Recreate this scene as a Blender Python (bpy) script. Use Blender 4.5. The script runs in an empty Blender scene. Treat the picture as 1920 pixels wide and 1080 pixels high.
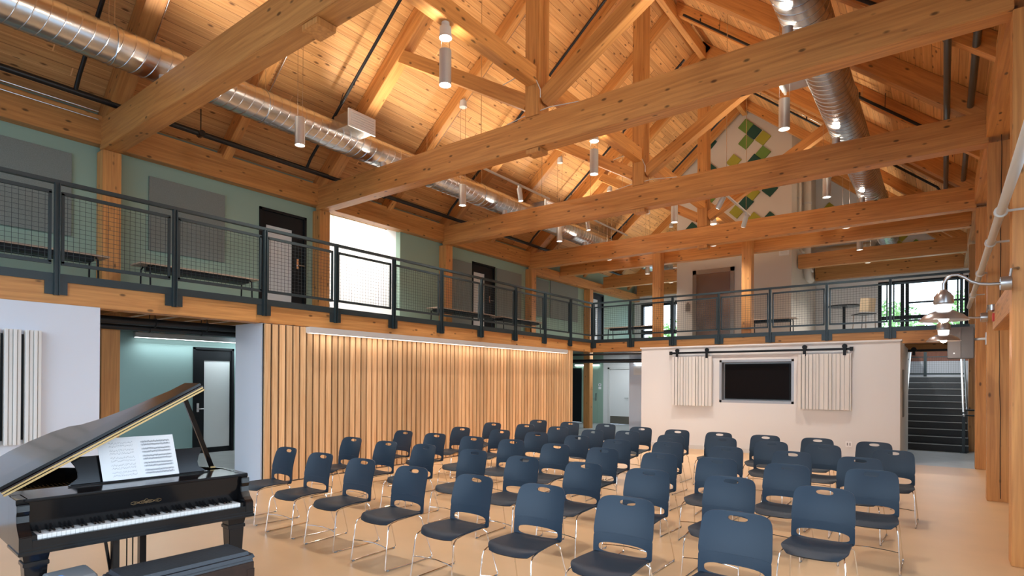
import bpy, bmesh, math, random
from mathutils import Vector, Matrix
R = math.radians
C = bpy.context.scene.collection
SC = bpy.context.scene
# ------------------------------------------------------------------ camera, sky, lights, exposure
H = 1.7
yaw, pitch, roll = R(36.8), R(0.17), R(0.33)
fw = Vector((-math.sin(yaw)*math.cos(pitch), math.cos(yaw)*math.cos(pitch), math.sin(pitch)))
r0 = Vector((math.cos(yaw), math.sin(yaw), 0)); u0 = r0.cross(fw)
rt = r0*math.cos(roll) + u0*math.sin(roll); up = -r0*math.sin(roll) + u0*math.cos(roll)
cam = bpy.data.cameras.new('camera'); co = bpy.data.objects.new('camera', cam); C.objects.link(co)
M = Matrix((rt, up, -fw)).transposed().to_4x4(); M.translation = Vector((0, 0, H)); co.matrix_world = M
cam.sensor_width = 36; cam.lens = 36*1081/1920; cam.shift_x = 0; cam.shift_y = 171/1920
cam.clip_start = 0.02
SC.camera = co
vs = SC.view_settings
vs.view_transform = 'Standard'; vs.look = 'None'; vs.gamma = 1; vs.use_curve_mapping = False; vs.exposure = 0.45
SC.cycles.max_bounces = 7; SC.cycles.diffuse_bounces = 5; SC.cycles.glossy_bounces = 4
SC.cycles.sample_clamp_indirect = 6
SC.cycles.caustics_reflective = False; SC.cycles.caustics_refractive = False

W = bpy.data.worlds.new('sky'); SC.world = W; W.use_nodes = True
wn = W.node_tree.nodes; wl = W.node_tree.links
bg = wn['Background']; bg.inputs[1].default_value = 4.3
tc = wn.new('ShaderNodeTexCoord'); sp = wn.new('ShaderNodeSeparateXYZ'); cr = wn.new('ShaderNodeValToRGB')
wl.new(tc.outputs['Generated'], sp.inputs[0]); wl.new(sp.outputs[2], cr.inputs[0]); wl.new(cr.outputs[0], bg.inputs[0])
cr.color_ramp.elements[0].position = 0.0; cr.color_ramp.elements[0].color = (.62, .74, .85, 1)
cr.color_ramp.elements[1].position = 0.6; cr.color_ramp.elements[1].color = (.55, .75, 1, 1)

def light(name, kind, loc, energy, color, size=.1, rot=None, to=None, sx=None, sy=None, spot=None, blend=.6, portal=False):
    d = bpy.data.lights.new(name, kind); o = bpy.data.objects.new(name, d); C.objects.link(o)
    o.location = loc; d.energy = energy; d.color = color
    if kind == 'AREA':
        if sx: d.shape = 'RECTANGLE'; d.size = sx; d.size_y = sy
        else: d.size = size
        if portal: d.cycles.is_portal = True
    else:
        d.shadow_soft_size = size
    if kind == 'SPOT': d.spot_size = spot; d.spot_blend = blend
    if to is not None: o.rotation_euler = (Vector(to)-Vector(loc)).to_track_quat('-Z', 'Y').to_euler()
    elif rot: o.rotation_euler = rot
    return o
WARM = (1, .87, .70); NEUT = (1, .95, .89); COOL = (.86, .95, 1)
# daylight openings of the hall (behind the camera, along the right side, and at the far end)
light('daylight_portal', 'AREA', (-5, -3.05, 3.2), 1, (1, 1, 1), rot=(R(90), 0, 0), sx=9.8, sy=5.6, portal=True)
light('daylight_portal', 'AREA', (.98, 1.5, 2.2), 1, (1, 1, 1), to=(-1, 1.5, 2.2), sx=8, sy=3.6, portal=True)
light('daylight_portal', 'AREA', (-.65, 22.65, 4.2), 1, (1, 1, 1), to=(-.65, 20, 4.2), sx=2.3, sy=1.5, portal=True)

# ------------------------------------------------------------------ materials
MT = {}
def newmat(name):
    m = bpy.data.materials.new(name); m.use_nodes = True; MT[name] = m
    return m, m.node_tree.nodes, m.node_tree.links, m.node_tree.nodes['Principled BSDF']
def plain(name, col, rough=.5, metal=0, noise=0, nscale=20, emit=0, spec=.5, coat=0, bump=0, tr=0):
    m, n, l, b = newmat(name)
    b.inputs['Base Color'].default_value = (*col, 1); b.inputs['Roughness'].default_value = rough
    b.inputs['Metallic'].default_value = metal; b.inputs['Specular IOR Level'].default_value = spec
    b.inputs['Coat Weight'].default_value = coat; b.inputs['Coat Roughness'].default_value = .08
    if tr: b.inputs['Transmission Weight'].default_value = tr
    if emit:
        b.inputs['Emission Color'].default_value = (*col, 1); b.inputs['Emission Strength'].default_value = emit
    if noise or bump:
        t = n.new('ShaderNodeTexCoord'); x = n.new('ShaderNodeTexNoise'); x.inputs['Scale'].default_value = nscale
        x.inputs['Detail'].default_value = 5
        l.new(t.outputs['Object'], x.inputs['Vector'])
    if noise:
        mx = n.new('ShaderNodeMix'); mx.data_type = 'RGBA'
        mx.inputs[6].default_value = (*[c*(1-noise) for c in col], 1); mx.inputs[7].default_value = (*[min(1, c*(1+noise)) for c in col], 1)
        l.new(x.outputs[0], mx.inputs[0]); l.new(mx.outputs[2], b.inputs['Base Color'])
    if bump:
        bp = n.new('ShaderNodeBump'); bp.inputs['Strength'].default_value = bump; bp.inputs['Distance'].default_value = .01
        l.new(x.outputs[0], bp.inputs['Height']); l.new(bp.outputs[0], b.inputs['Normal'])
    return m
def wood(name, c1, c2, rough=.5, knots=True, var=.12, gscale=16, attr=False, coat=0):
    """grain runs along the object's own X axis"""
    m, n, l, b = newmat(name)
    t = n.new('ShaderNodeTexCoord'); oi = n.new('ShaderNodeObjectInfo')
    sc = n.new('ShaderNodeVectorMath'); sc.operation = 'SCALE'; sc.inputs[3].default_value = 37
    cb = n.new('ShaderNodeCombineXYZ')
    for i in range(3): l.new(oi.outputs['Random'], cb.inputs[i])
    l.new(cb.outputs[0], sc.inputs[0])
    ad = n.new('ShaderNodeVectorMath'); ad.operation = 'ADD'
    l.new(t.outputs['Object'], ad.inputs[0]); l.new(sc.outputs[0], ad.inputs[1])
    mp = n.new('ShaderNodeMapping'); mp.inputs['Scale'].default_value = (.7, gscale, gscale)
    l.new(ad.outputs[0], mp.inputs[0])
    nz = n.new('ShaderNodeTexNoise'); nz.inputs['Scale'].default_value = 1.6; nz.inputs['Detail'].default_value = 7; nz.inputs['Distortion'].default_value = .6
    l.new(mp.outputs[0], nz.inputs['Vector'])
    rp = n.new('ShaderNodeValToRGB'); rp.color_ramp.elements[0].position = .32; rp.color_ramp.elements[1].position = .66
    rp.color_ramp.elements[0].color = (*c2, 1); rp.color_ramp.elements[1].color = (*c1, 1)
    l.new(nz.outputs[0], rp.inputs[0])
    last = rp.outputs[0]
    if knots:
        mk = n.new('ShaderNodeMapping'); mk.inputs['Scale'].default_value = (3.2, 7, 7); l.new(ad.outputs[0], mk.inputs[0])
        vo = n.new('ShaderNodeTexVoronoi'); vo.inputs['Scale'].default_value = 1.0; vo.inputs['Randomness'].default_value = 1
        l.new(mk.outputs[0], vo.inputs['Vector'])
        kr = n.new('ShaderNodeValToRGB'); kr.color_ramp.elements[0].position = .08; kr.color_ramp.elements[1].position = .16
        kr.color_ramp.elements[0].color = (.28, .28, .28, 1); kr.color_ramp.elements[1].color = (1, 1, 1, 1)
        l.new(vo.outputs['Distance'], kr.inputs[0])
        mu = n.new('ShaderNodeMix'); mu.data_type = 'RGBA'; mu.blend_type = 'MULTIPLY'; mu.inputs[0].default_value = 1
        l.new(last, mu.inputs[6]); l.new(kr.outputs[0], mu.inputs[7]); last = mu.outputs[2]
    hv = n.new('ShaderNodeHueSaturation')
    ma = n.new('ShaderNodeMath'); ma.operation = 'MULTIPLY_ADD'; ma.inputs[1].default_value = 2*var; ma.inputs[2].default_value = 1-var
    if attr:
        at = n.new('ShaderNodeAttribute'); at.attribute_name = 'tone'; l.new(at.outputs['Fac'], ma.inputs[0])
    else: l.new(oi.outputs['Random'], ma.inputs[0])
    l.new(ma.outputs[0], hv.inputs['Value']); l.new(last, hv.inputs['Color']); l.new(hv.outputs[0], b.inputs['Base Color'])
    b.inputs['Roughness'].default_value = rough; b.inputs['Coat Weight'].default_value = coat
    bp = n.new('ShaderNodeBump'); bp.inputs['Strength'].default_value = .12; bp.inputs['Distance'].default_value = .004
    l.new(nz.outputs[0], bp.inputs['Height']); l.new(bp.outputs[0], b.inputs['Normal'])
    return m
def boards(name, c1, c2, pitch, rough=.55):
    """boards run along object X, pitch along object Y"""
    m, n, l, b = newmat(name)
    t = n.new('ShaderNodeTexCoord'); s = n.new('ShaderNodeSeparateXYZ'); l.new(t.outputs['Object'], s.inputs[0])
    def math_(op, a, v=None, c=None):
        x = n.new('ShaderNodeMath'); x.operation = op
        if isinstance(a, (int, float)): x.inputs[0].default_value = a
        else: l.new(a, x.inputs[0])
        if v is not None:
            if isinstance(v, (int, float)): x.inputs[1].default_value = v
            else: l.new(v, x.inputs[1])
        if c is not None: x.inputs[2].default_value = c
        return x.outputs[0]
    yb = math_('DIVIDE', s.outputs[1], pitch); idx = math_('FLOOR', yb); fr = math_('FRACT', yb)
    w1 = n.new('ShaderNodeTexWhiteNoise'); w1.noise_dimensions = '1D'; l.new(idx, w1.inputs['W'])
    xo = math_('MULTIPLY', w1.outputs[0], 7.0); xx = math_('ADD', s.outputs[0], xo); xs = math_('DIVIDE', xx, 5.2)
    xi = math_('FLOOR', xs); xf = math_('FRACT', xs)
    cid = math_('ADD', idx, math_('MULTIPLY', xi, 17.3))
    w2 = n.new('ShaderNodeTexWhiteNoise'); w2.noise_dimensions = '1D'; l.new(cid, w2.inputs['W'])
    cb = n.new('ShaderNodeCombineXYZ'); l.new(math_('MULTIPLY', s.outputs[0], .8), cb.inputs[0]); l.new(math_('MULTIPLY', s.outputs[1], 22), cb.inputs[1]); l.new(math_('MULTIPLY', w2.outputs[0], 50), cb.inputs[2])
    nz = n.new('ShaderNodeTexNoise'); nz.inputs['Scale'].default_value = 1.5; nz.inputs['Detail'].default_value = 6; nz.inputs['Distortion'].default_value = .5
    l.new(cb.outputs[0], nz.inputs['Vector'])
    rp = n.new('ShaderNodeValToRGB'); rp.color_ramp.elements[0].position = .3; rp.color_ramp.elements[1].position = .68
    rp.color_ramp.elements[0].color = (*c2, 1); rp.color_ramp.elements[1].color = (*c1, 1); l.new(nz.outputs[0], rp.inputs[0])
    ck = n.new('ShaderNodeCombineXYZ'); l.new(math_('MULTIPLY', s.outputs[0], 3.0), ck.inputs[0]); l.new(math_('MULTIPLY', s.outputs[1], 9), ck.inputs[1]); l.new(math_('MULTIPLY', w2.outputs[0], 50), ck.inputs[2])
    vo = n.new('ShaderNodeTexVoronoi'); vo.inputs['Scale'].default_value = 1.0; l.new(ck.outputs[0], vo.inputs['Vector'])
    kr = n.new('ShaderNodeValToRGB'); kr.color_ramp.elements[0].position = .09; kr.color_ramp.elements[1].position = .19
    kr.color_ramp.elements[0].color = (.3, .24, .2, 1); kr.color_ramp.elements[1].color = (1, 1, 1, 1); l.new(vo.outputs['Distance'], kr.inputs[0])
    mu = n.new('ShaderNodeMix'); mu.data_type = 'RGBA'; mu.blend_type = 'MULTIPLY'; mu.inputs[0].default_value = 1
    l.new(rp.outputs[0], mu.inputs[6]); l.new(kr.outputs[0], mu.inputs[7])
    hv = n.new('ShaderNodeHueSaturation'); l.new(mu.outputs[2], hv.inputs['Color'])
    l.new(math_('MULTIPLY_ADD', w2.outputs[0], .3, .85), hv.inputs['Value'])
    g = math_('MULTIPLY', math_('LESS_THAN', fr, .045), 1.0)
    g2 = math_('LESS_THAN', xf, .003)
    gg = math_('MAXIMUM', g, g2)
    m2 = n.new('ShaderNodeMix'); m2.data_type = 'RGBA'; l.new(gg, m2.inputs[0]); l.new(hv.outputs[0], m2.inputs[6]); gl = n.new('ShaderNodeMix'); gl.data_type = 'RGBA'; l.new(math_('GREATER_THAN', w1.outputs[0], .62), gl.inputs[0]); gl.inputs[6].default_value = (c2[0]*.35, c2[1]*.3, c2[2]*.3, 1); gl.inputs[7].default_value = (min(1, c1[0]*1.2), c1[1]*1.3, c1[2]*1.5, 1); l.new(gl.outputs[2], m2.inputs[7])  # some joints take a pale colour, a highlight painted along the groove
    l.new(m2.outputs[2], b.inputs['Base Color']); b.inputs['Roughness'].default_value = rough
    return m
wood('timber', (.67, .325, .10), (.48, .205, .058), .48)
wood('cedar', (.82, .54, .29), (.66, .37, .17), .5, knots=False, var=.22, attr=True)
wood('dark_walnut', (.030, .012, .008), (.016, .007, .005), .35, knots=False)
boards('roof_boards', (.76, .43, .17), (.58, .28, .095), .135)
plain('floor_tan', (.60, .385, .205), .36, noise=.12, nscale=1.6, spec=.4)
plain('concrete', (.34, .36, .36), .4, noise=.18, nscale=3)
plain('paint_green', (.30, .43, .345), .75)
plain('paint_teal', (.24, .37, .355), .7)
plain('paint_white', (.76, .76, .755), .7)
plain('paint_cool', (.66, .71, .79), .6)
plain('paint_cream', (.62, .57, .50), .75)
plain('paint_trim', (.66, .66, .64), .5)
plain('felt_grey', (.21, .24, .22), .95, noise=.35, nscale=90)
plain('felt_white', (.74, .73, .70), .9)
plain('steel_dark', (.026, .040, .045), .38, .2)
plain('black_frame', (.010, .012, .014), .45, spec=.2)
plain('pipe_black', (.014, .015, .017), .32, .2)
plain('pipe_grey', (.10, .11, .115), .3, .7)
plain('chrome', (.85, .84, .83), .08, 1)
plain('galv', (.62, .63, .64), .27, 1, noise=.18, nscale=4)
plain('alu', (.58, .58, .57), .42, .45)
plain('alu_white', (.62, .62, .61), .45, .1)
plain('nickel', (.45, .43, .42), .28, .9)
plain('shell_blue', (.014, .030, .050), .42, 0, spec=.38)
plain('shell_seat', (.012, .020, .030), .5, spec=.35)
plain('piano_black', (.006, .0055, .006), .16, spec=.28, coat=.12)
plain('piano_brown', (.022, .011, .009), .18, spec=.35, coat=.2)
plain('gold', (.45, .30, .13), .35, .8)
plain('old_gold', (.22, .15, .08), .4, .7)
plain('niche_grey', (.36, .38, .41), .4, .3)
plain('ivory', (.85, .84, .80), .25)
plain('ebony', (.008, .008, .008), .2)
plain('paper', (.90, .91, .92), .8)
plain('ink', (.10, .11, .14), .8)
plain('leather', (.012, .015, .021), .30, spec=.5, bump=.1, nscale=60)
plain('screen_black', (.006, .004, .004), .5, spec=.08)
plain('glass_frost', (.66, .70, .70), .35)
plain('bench_top', (.50, .36, .26), .4)
plain('brick', (.32, .15, .11), .9, noise=.3, nscale=14)
plain('tread', (.045, .050, .055), .6, noise=.2, nscale=30)
plain('nosing', (.45, .47, .48), .5)
plain('tile_green', (.15, .26, .055), .95); plain('tile_dark', (.022, .075, .055), .95); plain('tile_olive', (.36, .34, .045), .95)
plain('ply_light', (.72, .56, .36), .45)
plain('speaker_grey', (.13, .12, .115), .6); plain('speaker_light', (.18, .155, .145), .6)
plain('red', (.6, .05, .03), .5)
plain('blue_cloth', (.12, .28, .62), .8, noise=.4, nscale=40)
plain('grey_plastic', (.20, .21, .215), .5)
plain('leaf_bright', (.30, .48, .16), .8, noise=.5, nscale=5)
plain('lamp_glow', (1, .93, .82), emit=9); plain('led_cool', (.93, .98, 1), emit=3.2); plain('bulb_glow', (1, .96, .9), emit=14)
plain('led_warm', (1, .9, .78), emit=1.0)
plain('steel_panel', (.30, .26, .22), .3, .8)
plain('elevator_steel', (.26, .20, .17), .25, .95, noise=.3, nscale=2)
plain('fresnel_glass', (.9, .92, .92), .1, emit=2.5)

# ------------------------------------------------------------------ builders
def tag(o, label=None, cat=None, group=None, kind=None):
    if label: o['label'] = label
    if cat: o['category'] = cat
    if group: o['group'] = group
    if kind: o['kind'] = kind
    return o
def thing(name, label, cat, loc=(0, 0, 0), rotz=0, group=None):
    o = bpy.data.objects.new(name, None); C.objects.link(o); o.empty_display_size = .1
    o.location = loc; o.rotation_euler = (0, 0, rotz)
    return tag(o, label, cat, group)
class MB:
    def __init__(s): s.b = bmesh.new(); s.tone = None
    def quadbox(s, P):
        v = [s.b.verts.new(p) for p in P]
        for f in ((0, 3, 2, 1), (4, 5, 6, 7), (0, 1, 5, 4), (1, 2, 6, 5), (2, 3, 7, 6), (3, 0, 4, 7)): s.b.faces.new([v[i] for i in f])
        return v
    def box(s, x0, x1, y0, y1, z0, z1):
        x0, x1 = sorted((x0, x1)); y0, y1 = sorted((y0, y1)); z0, z1 = sorted((z0, z1))
        return s.quadbox([(x0, y0, z0), (x1, y0, z0), (x1, y1, z0), (x0, y1, z0), (x0, y0, z1), (x1, y0, z1), (x1, y1, z1), (x0, y1, z1)])
    def taper(s, cx, cy, z0, z1, a0, a1, b0=None, b1=None):
        b0 = a0 if b0 is None else b0; b1 = a1 if b1 is None else b1
        return s.quadbox([(cx-a0, cy-b0, z0), (cx+a0, cy-b0, z0), (cx+a0, cy+b0, z0), (cx-a0, cy+b0, z0), (cx-a1, cy-b1, z1), (cx+a1, cy-b1, z1), (cx+a1, cy+b1, z1), (cx-a1, cy+b1, z1)])
    def bar(s, p0, p1, w, h, upv=(0, 0, 1)):
        p0, p1 = Vector(p0), Vector(p1); d = (p1-p0).normalized(); upv = Vector(upv)
        if abs(d.dot(upv)) > .98: upv = Vector((0, 1, 0))
        a = d.cross(upv).normalized(); c = a.cross(d).normalized()
        a = a*w/2; c = c*h/2
        return s.quadbox([p0-a-c, p1-a-c, p1+a-c, p0+a-c, p0-a+c, p1-a+c, p1+a+c, p0+a+c])
    def tube(s, pts, r, seg=10, cap=True, closed=False):
        pts = [Vector(p) for p in pts]; rings = []; n = len(pts); prev = None
        rr = r if isinstance(r, (list, tuple)) else [r]*n
        for i, p in enumerate(pts):
            if closed: d = (pts[(i+1) % n]-pts[i-1])
            else: d = pts[min(i+1, n-1)]-pts[max(i-1, 0)]
            d.normalize()
            if prev is None:
                a = d.orthogonal().normalized()
            else:
                a = (prev-d*prev.dot(d)).normalized()
            prev = a; bb = d.cross(a)
            rings.append([s.b.verts.new(p+rr[i]*(a*math.cos(2*math.pi*k/seg)+bb*math.sin(2*math.pi*k/seg))) for k in range(seg)])
        for i in range(n if closed else n-1):
            A, B = rings[i], rings[(i+1) % n]
            for k in range(seg): s.b.faces.new((A[k], A[(k+1) % seg], B[(k+1) % seg], B[k]))
        if cap and not closed:
            s.b.faces.new(rings[0][::-1]); s.b.faces.new(rings[-1])
    def lathe(s, c, prof, seg=28, axis='z'):
        c = Vector(c); rings = []
        for r, z in prof:
            ring = []
            for k in range(seg):
                a = 2*math.pi*k/seg; q = Vector((r*math.cos(a), r*math.sin(a), z))
                if axis == 'y': q = Vector((q.x, q.z, q.y))
                if axis == 'x': q = Vector((q.z, q.x, q.y))
                ring.append(s.b.verts.new(c+q))
            rings.append(ring)
        for A, B in zip(rings, rings[1:]):
            for k in range(seg): s.b.faces.new((A[k], A[(k+1) % seg], B[(k+1) % seg], B[k]))
        if prof[0][0] > 1e-4: s.b.faces.new(rings[0][::-1])
        if prof[-1][0] > 1e-4: s.b.faces.new(rings[-1])
    def prism(s, poly, f0, f1):
        """poly: list of 2D; f0,f1 map 2D -> 3D for the two caps"""
        A = [s.b.verts.new(f0(*p)) for p in poly]; B = [s.b.verts.new(f1(*p)) for p in poly]; n = len(poly)
        s.b.faces.new(A[::-1]); s.b.faces.new(B)
        for k in range(n): s.b.faces.new((A[k], A[(k+1) % n], B[(k+1) % n], B[k]))
    def build(s, name, mat, parent=None, bevel=0, smooth=False, mtx=None):
        me = bpy.data.meshes.new(name)
        bmesh.ops.recalc_face_normals(s.b, faces=s.b.faces)
        if bevel:
            bmesh.ops.bevel(s.b, geom=[e for e in s.b.edges if e.calc_face_angle(0) > .6], offset=bevel, segments=2, affect='EDGES', clamp_overlap=True)
        s.b.to_mesh(me); s.b.free()
        me.materials.append(MT[mat])
        if smooth:
            me.shade_smooth(); me.set_sharp_from_angle(angle=R(38))
        o = bpy.data.objects.new(name, me); C.objects.link(o)
        if parent: o.parent = parent
        if mtx is not None: o.matrix_local = mtx
        return o
def obj(name, mb, mat, parent=None, **k): return mb.build(name, mat, parent, **k)
def struct(name, mb, mat, **k): return tag(mb.build(name, mat, None, **k), kind='structure')
def timber(name, p0, p1, w, h, parent=None, mat='timber', upv=(0, 0, 1), bevel=.006, org=(0, 0, 0)):
    """squared timber whose grain follows its length; w across, h along upv; org = parent's location"""
    p0, p1 = Vector(p0), Vector(p1); d = (p1-p0); L = d.length; d.normalize(); upv = Vector(upv)
    if abs(d.dot(upv)) > .98: upv = Vector((0, 1, 0))
    a = upv.cross(d).normalized(); c = d.cross(a).normalized()
    mb = MB(); mb.box(0, L, -w/2, w/2, -h/2, h/2)
    m = Matrix((d, a, c)).transposed().to_4x4(); m.translation = p0-Vector(org)
    return mb.build(name, mat, parent, bevel=bevel, mtx=m)
def dup(root, loc=None, rotz=None, label=None, group=None):
    r = root.copy(); C.objects.link(r)
    if loc is not None: r.location = loc
    if rotz is not None: r.rotation_euler = (0, 0, rotz)
    if label: r['label'] = label
    if group: r['group'] = group
    for ch in list(root.children):
        c = ch.copy(); C.objects.link(c); c.parent = r
        for g in list(ch.children):
            d = g.copy(); C.objects.link(d); d.parent = c
    return r
ORD = ['first', 'second', 'third', 'fourth', 'fifth', 'sixth', 'seventh', 'eighth', 'ninth', 'tenth', 'eleventh', 'twelfth', 'thirteenth']

# ------------------------------------------------------------------ main dimensions
XL, XR = -10.5, .98            # hall side walls
XS = -8.75                     # face of the lower left wall / balcony beam
Y0, YE = -3.0, 22.7            # near and far end walls
YB = 15.85                     # far balcony edge
DZ = 3.0                       # balcony deck
TY = [-.41, 3.4, 7.21, 10.96, 14.82]   # truss centres
RX = -4.95                     # ridge
TB, TT = 5.2, 5.67             # tie beam bottom / top
def deckz(x): return 5.9 + .8333*((x+10.4) if x < RX else (.5-x))
RZ = deckz(RX)
sl = math.sqrt(1+.8333**2)

# ------------------------------------------------------------------ floor
mb = MB(); mb.box(XS-.1, XR+.3, Y0, 14.72, -.1, 0); struct('floor', mb, 'floor_tan')
mb = MB(); mb.box(-15, XS-.1, Y0, YE+1, -.1, 0); mb.box(XS-.1, XR+.3, 14.72, YE+1, -.1, 0); struct('floor_concrete', mb, 'concrete')

# ------------------------------------------------------------------ roof
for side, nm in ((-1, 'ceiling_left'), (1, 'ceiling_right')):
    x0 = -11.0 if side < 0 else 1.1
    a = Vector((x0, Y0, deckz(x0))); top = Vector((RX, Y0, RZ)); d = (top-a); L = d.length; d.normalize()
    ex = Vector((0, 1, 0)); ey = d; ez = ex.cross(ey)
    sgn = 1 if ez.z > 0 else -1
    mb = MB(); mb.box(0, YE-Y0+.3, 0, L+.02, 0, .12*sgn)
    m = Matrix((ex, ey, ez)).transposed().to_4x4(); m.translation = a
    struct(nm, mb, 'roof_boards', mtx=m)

# ------------------------------------------------------------------ trusses
def chord(parent, y, x0, w, h, name, org, side):
    xe = RX
    off = Vector((-.8333*side*-1, 0, 1)).normalized()
    n = Vector((.8333*(1 if side > 0 else -1), 0, 1)).normalized()   # up normal of the slope
    p0 = Vector((x0, y, deckz(x0)))-n*(h/2+.005); p1 = Vector((RX, y, RZ))-n*(h/2+.005)
    return timber(name, p0, p1, w, h, parent, upv=n, org=org)
pl = ['over the camera end of the hall', 'above the piano', 'above the front rows of chairs', 'above the back rows of chairs', 'over the balcony corner']
for i, y in enumerate(TY):
    org = Vector((RX, y, TB))
    t = thing('timber_truss', 'heavy orange timber king-post roof truss %s' % pl[i], 'truss', org, group='timber roof trusses')
    timber('tie_beam', (-10.38, y, (TB+TT)/2), (.52, y, (TB+TT)/2), .25, TT-TB, t, org=org)
    for s in (-1, 1):
        x0 = -10.62 if s < 0 else .72
        chord(t, y, x0, .235, .32, 'top_chord', org, s)
        timber('strut', (RX+s*.12, y, 5.93), (RX+s*2.95, y, 5.93+2.83*.585), .19, .22, t, org=org)
    timber('king_post', (RX, y, TT+.002), (RX, y, 9.9), .25, .28, t, org=org)
    timber('post_pendant', (RX, y, 5.13), (RX, y, TB-.002), .26, .22, t, org=org)
for i, (ya, yb) in enumerate(zip(TY, TY[1:]+[18.6])):
    b = timber('longitudinal_beam', (RX, ya+.14, 6.26), (RX, yb-(.14 if i < 4 else .05), 6.26), .18, .26)
    tag(b, 'timber beam running lengthwise between king posts, %s' % ['nearest the camera', 'carrying the first pendant light', 'carrying the second pendant light', 'carrying the third pendant light', 'ending at the white tower'][i], 'beam', 'lengthwise king-post beams')
# intermediate rafters
RYS = [1.5, 5.2, 9.0, 12.8, 15.6, 18.4, 20.5, 22.05]
for i, y in enumerate(RYS):
    for s, nm in ((-1, 'left'), (1, 'right')):
        x0 = -10.75 if s < 0 else .85
        n = Vector((.8333*(1 if s > 0 else -1), 0, 1)).normalized()
        xt = RX + s*(.085 if y < 18.6 else (2.36 if s < 0 else 1.52)); h = .24
        p0 = Vector((x0, y, deckz(x0)))-n*(h/2+.004); p1 = Vector((xt, y, deckz(xt)))-n*(h/2+.004)
        b = timber('rafter', p0, p1, .16, h, upv=n)
        tag(b, 'timber rafter on the %s roof slope, %s from the camera end' % (nm, ORD[i]), 'rafter', 'common rafters')
b = timber('ridge_beam', (RX, Y0, RZ-.32), (RX, 18.6, RZ-.32), .14, .3)
tag(b, 'timber ridge beam at the peak of the boarded roof', 'beam')
# wall plates
for x, nm in ((-10.45, 'left'), (.62, 'right')):
    b = timber('wall_plate', (x, Y0, 5.50), (x, 14.9, 5.50), .26, .44)
    tag(b, 'long timber wall plate under the %s roof slope' % nm, 'beam')
b = timber('wall_plate', (-10.40, 14.98, 5.2), (-10.40, YE, 5.2), .26, .30)
tag(b, 'pale timber beam continuing the left wall plate past the balcony corner', 'beam')
b = timber('wall_plate', (.62, 14.98, 5.50), (.62, YE, 5.50), .26, .44)
tag(b, 'timber wall plate over the far balcony on the right side', 'beam')
# cross beams over the far balcony
for y, x0, x1, lab in ((16.45, -10.25, .49, 'darker timber cross beam just behind the last truss'), (19.5, -3.58, .49, 'timber cross beam right of the white tower'),
                  (19.5, -10.25, -7.12, 'timber cross beam left of the white tower'), (22.45, -3.58, .49, 'timber beam above the far right windows'), (22.45, -10.25, -7.12, 'timber beam above the far left window')):
    z0, z1 = (5.2, 5.62) if y < 20 else (5.25, 5.7)
    b = timber('cross_beam', (x0, y, (z0+z1)/2), (x1, y, (z0+z1)/2), .22, z1-z0)
    tag(b, lab, 'beam')

# posts
for i, y in enumerate(TY[:]+[18.5]):
    b = timber('timber_post', (-10.372, y, 0), (-10.372, y, 5.195 if i < 5 else 5.04), .25, .25, upv=(1, 0, 0))
    tag(b, 'orange timber post on the left wall, %s from the camera end' % ORD[i], 'post', 'left wall posts')
for i, y in enumerate((-.28, 3.47, 7.22, 10.97, 14.83, 18.6)):
    b = timber('timber_post', (.66, y, 0), (.66, y, 5.195), .26, .30, upv=(1, 0, 0))
    tag(b, 'timber post on the right side, %s' % ['behind the camera', 'beside the camera', 'nearest in view with the upper gooseneck lamp', 'with the long drying crack', 'where the wood floor meets concrete', 'beside the stair'][i], 'post', 'right side posts')
for x, lab in ((-6.75, 'slim orange post on the far balcony left of the steel elevator door'), (-4.22, 'slim orange post on the far balcony right of the steel elevator door')):
    b = timber('balcony_post', (x, 16.2, DZ), (x, 16.2, 5.62), .27, .25, upv=(1, 0, 0)); tag(b, lab, 'post', 'far balcony posts')
# dark crack on the right post: its shadow is drawn as black bars
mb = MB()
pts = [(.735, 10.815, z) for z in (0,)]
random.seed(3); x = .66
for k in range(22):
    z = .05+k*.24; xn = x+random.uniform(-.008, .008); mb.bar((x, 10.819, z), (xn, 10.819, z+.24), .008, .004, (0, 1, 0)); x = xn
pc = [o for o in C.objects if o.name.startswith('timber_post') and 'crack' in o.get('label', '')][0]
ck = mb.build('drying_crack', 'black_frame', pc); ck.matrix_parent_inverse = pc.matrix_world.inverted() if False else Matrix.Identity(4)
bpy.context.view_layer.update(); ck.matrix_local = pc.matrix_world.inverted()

# ------------------------------------------------------------------ walls
def wall(name, mat, *boxes):
    mb = MB()
    for b in boxes: mb.box(*b)
    return struct(name, mb, mat)
# upper left wall (openings: doors 5.92-6.94, 12.15-13.17, 19.2-20.4; stair recess 7.36-9.5)
zt = 5.9
wall('wall_left_upper', 'paint_green', (XL-.15, XL, Y0, 5.92, DZ, zt), (XL-.15, XL, 6.94, 7.36, DZ, zt), (XL-.15, XL, 9.5, 12.15, DZ, zt), (XL-.15, XL, 13.17, 19.0, DZ, zt), (XL-.15, XL, 19.9, YE, DZ, zt),
     (XL-.15, XL, 5.92, 6.94, 5.02, zt), (XL-.15, XL, 12.15, 13.17, 5.02, zt), (XL-.15, XL, 7.36, 9.5, 5.32, zt), (XL-.15, XL, 19.0, 19.9, 5.02, zt))
wall('wall_left_stair_recess', 'paint_white', (-13.2, -13.1, 6.9, 9.7, 1.5, 6.2), (-13.1, XL-.15, 7.2, 7.34, 1.5, 6.2), (-13.1, XL-.15, 9.5, 9.62, 1.5, 6.2), (-13.2, XL-.15, 7.2, 9.6, 6.2, 6.3))
light('recess_fill', 'AREA', (-11.8, 8.4, 6.1), 120, NEUT, to=(-11.8, 8.4, 0), sx=1.6, sy=1.6)  # unseen area light added to brighten the recess, no fitting
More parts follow.
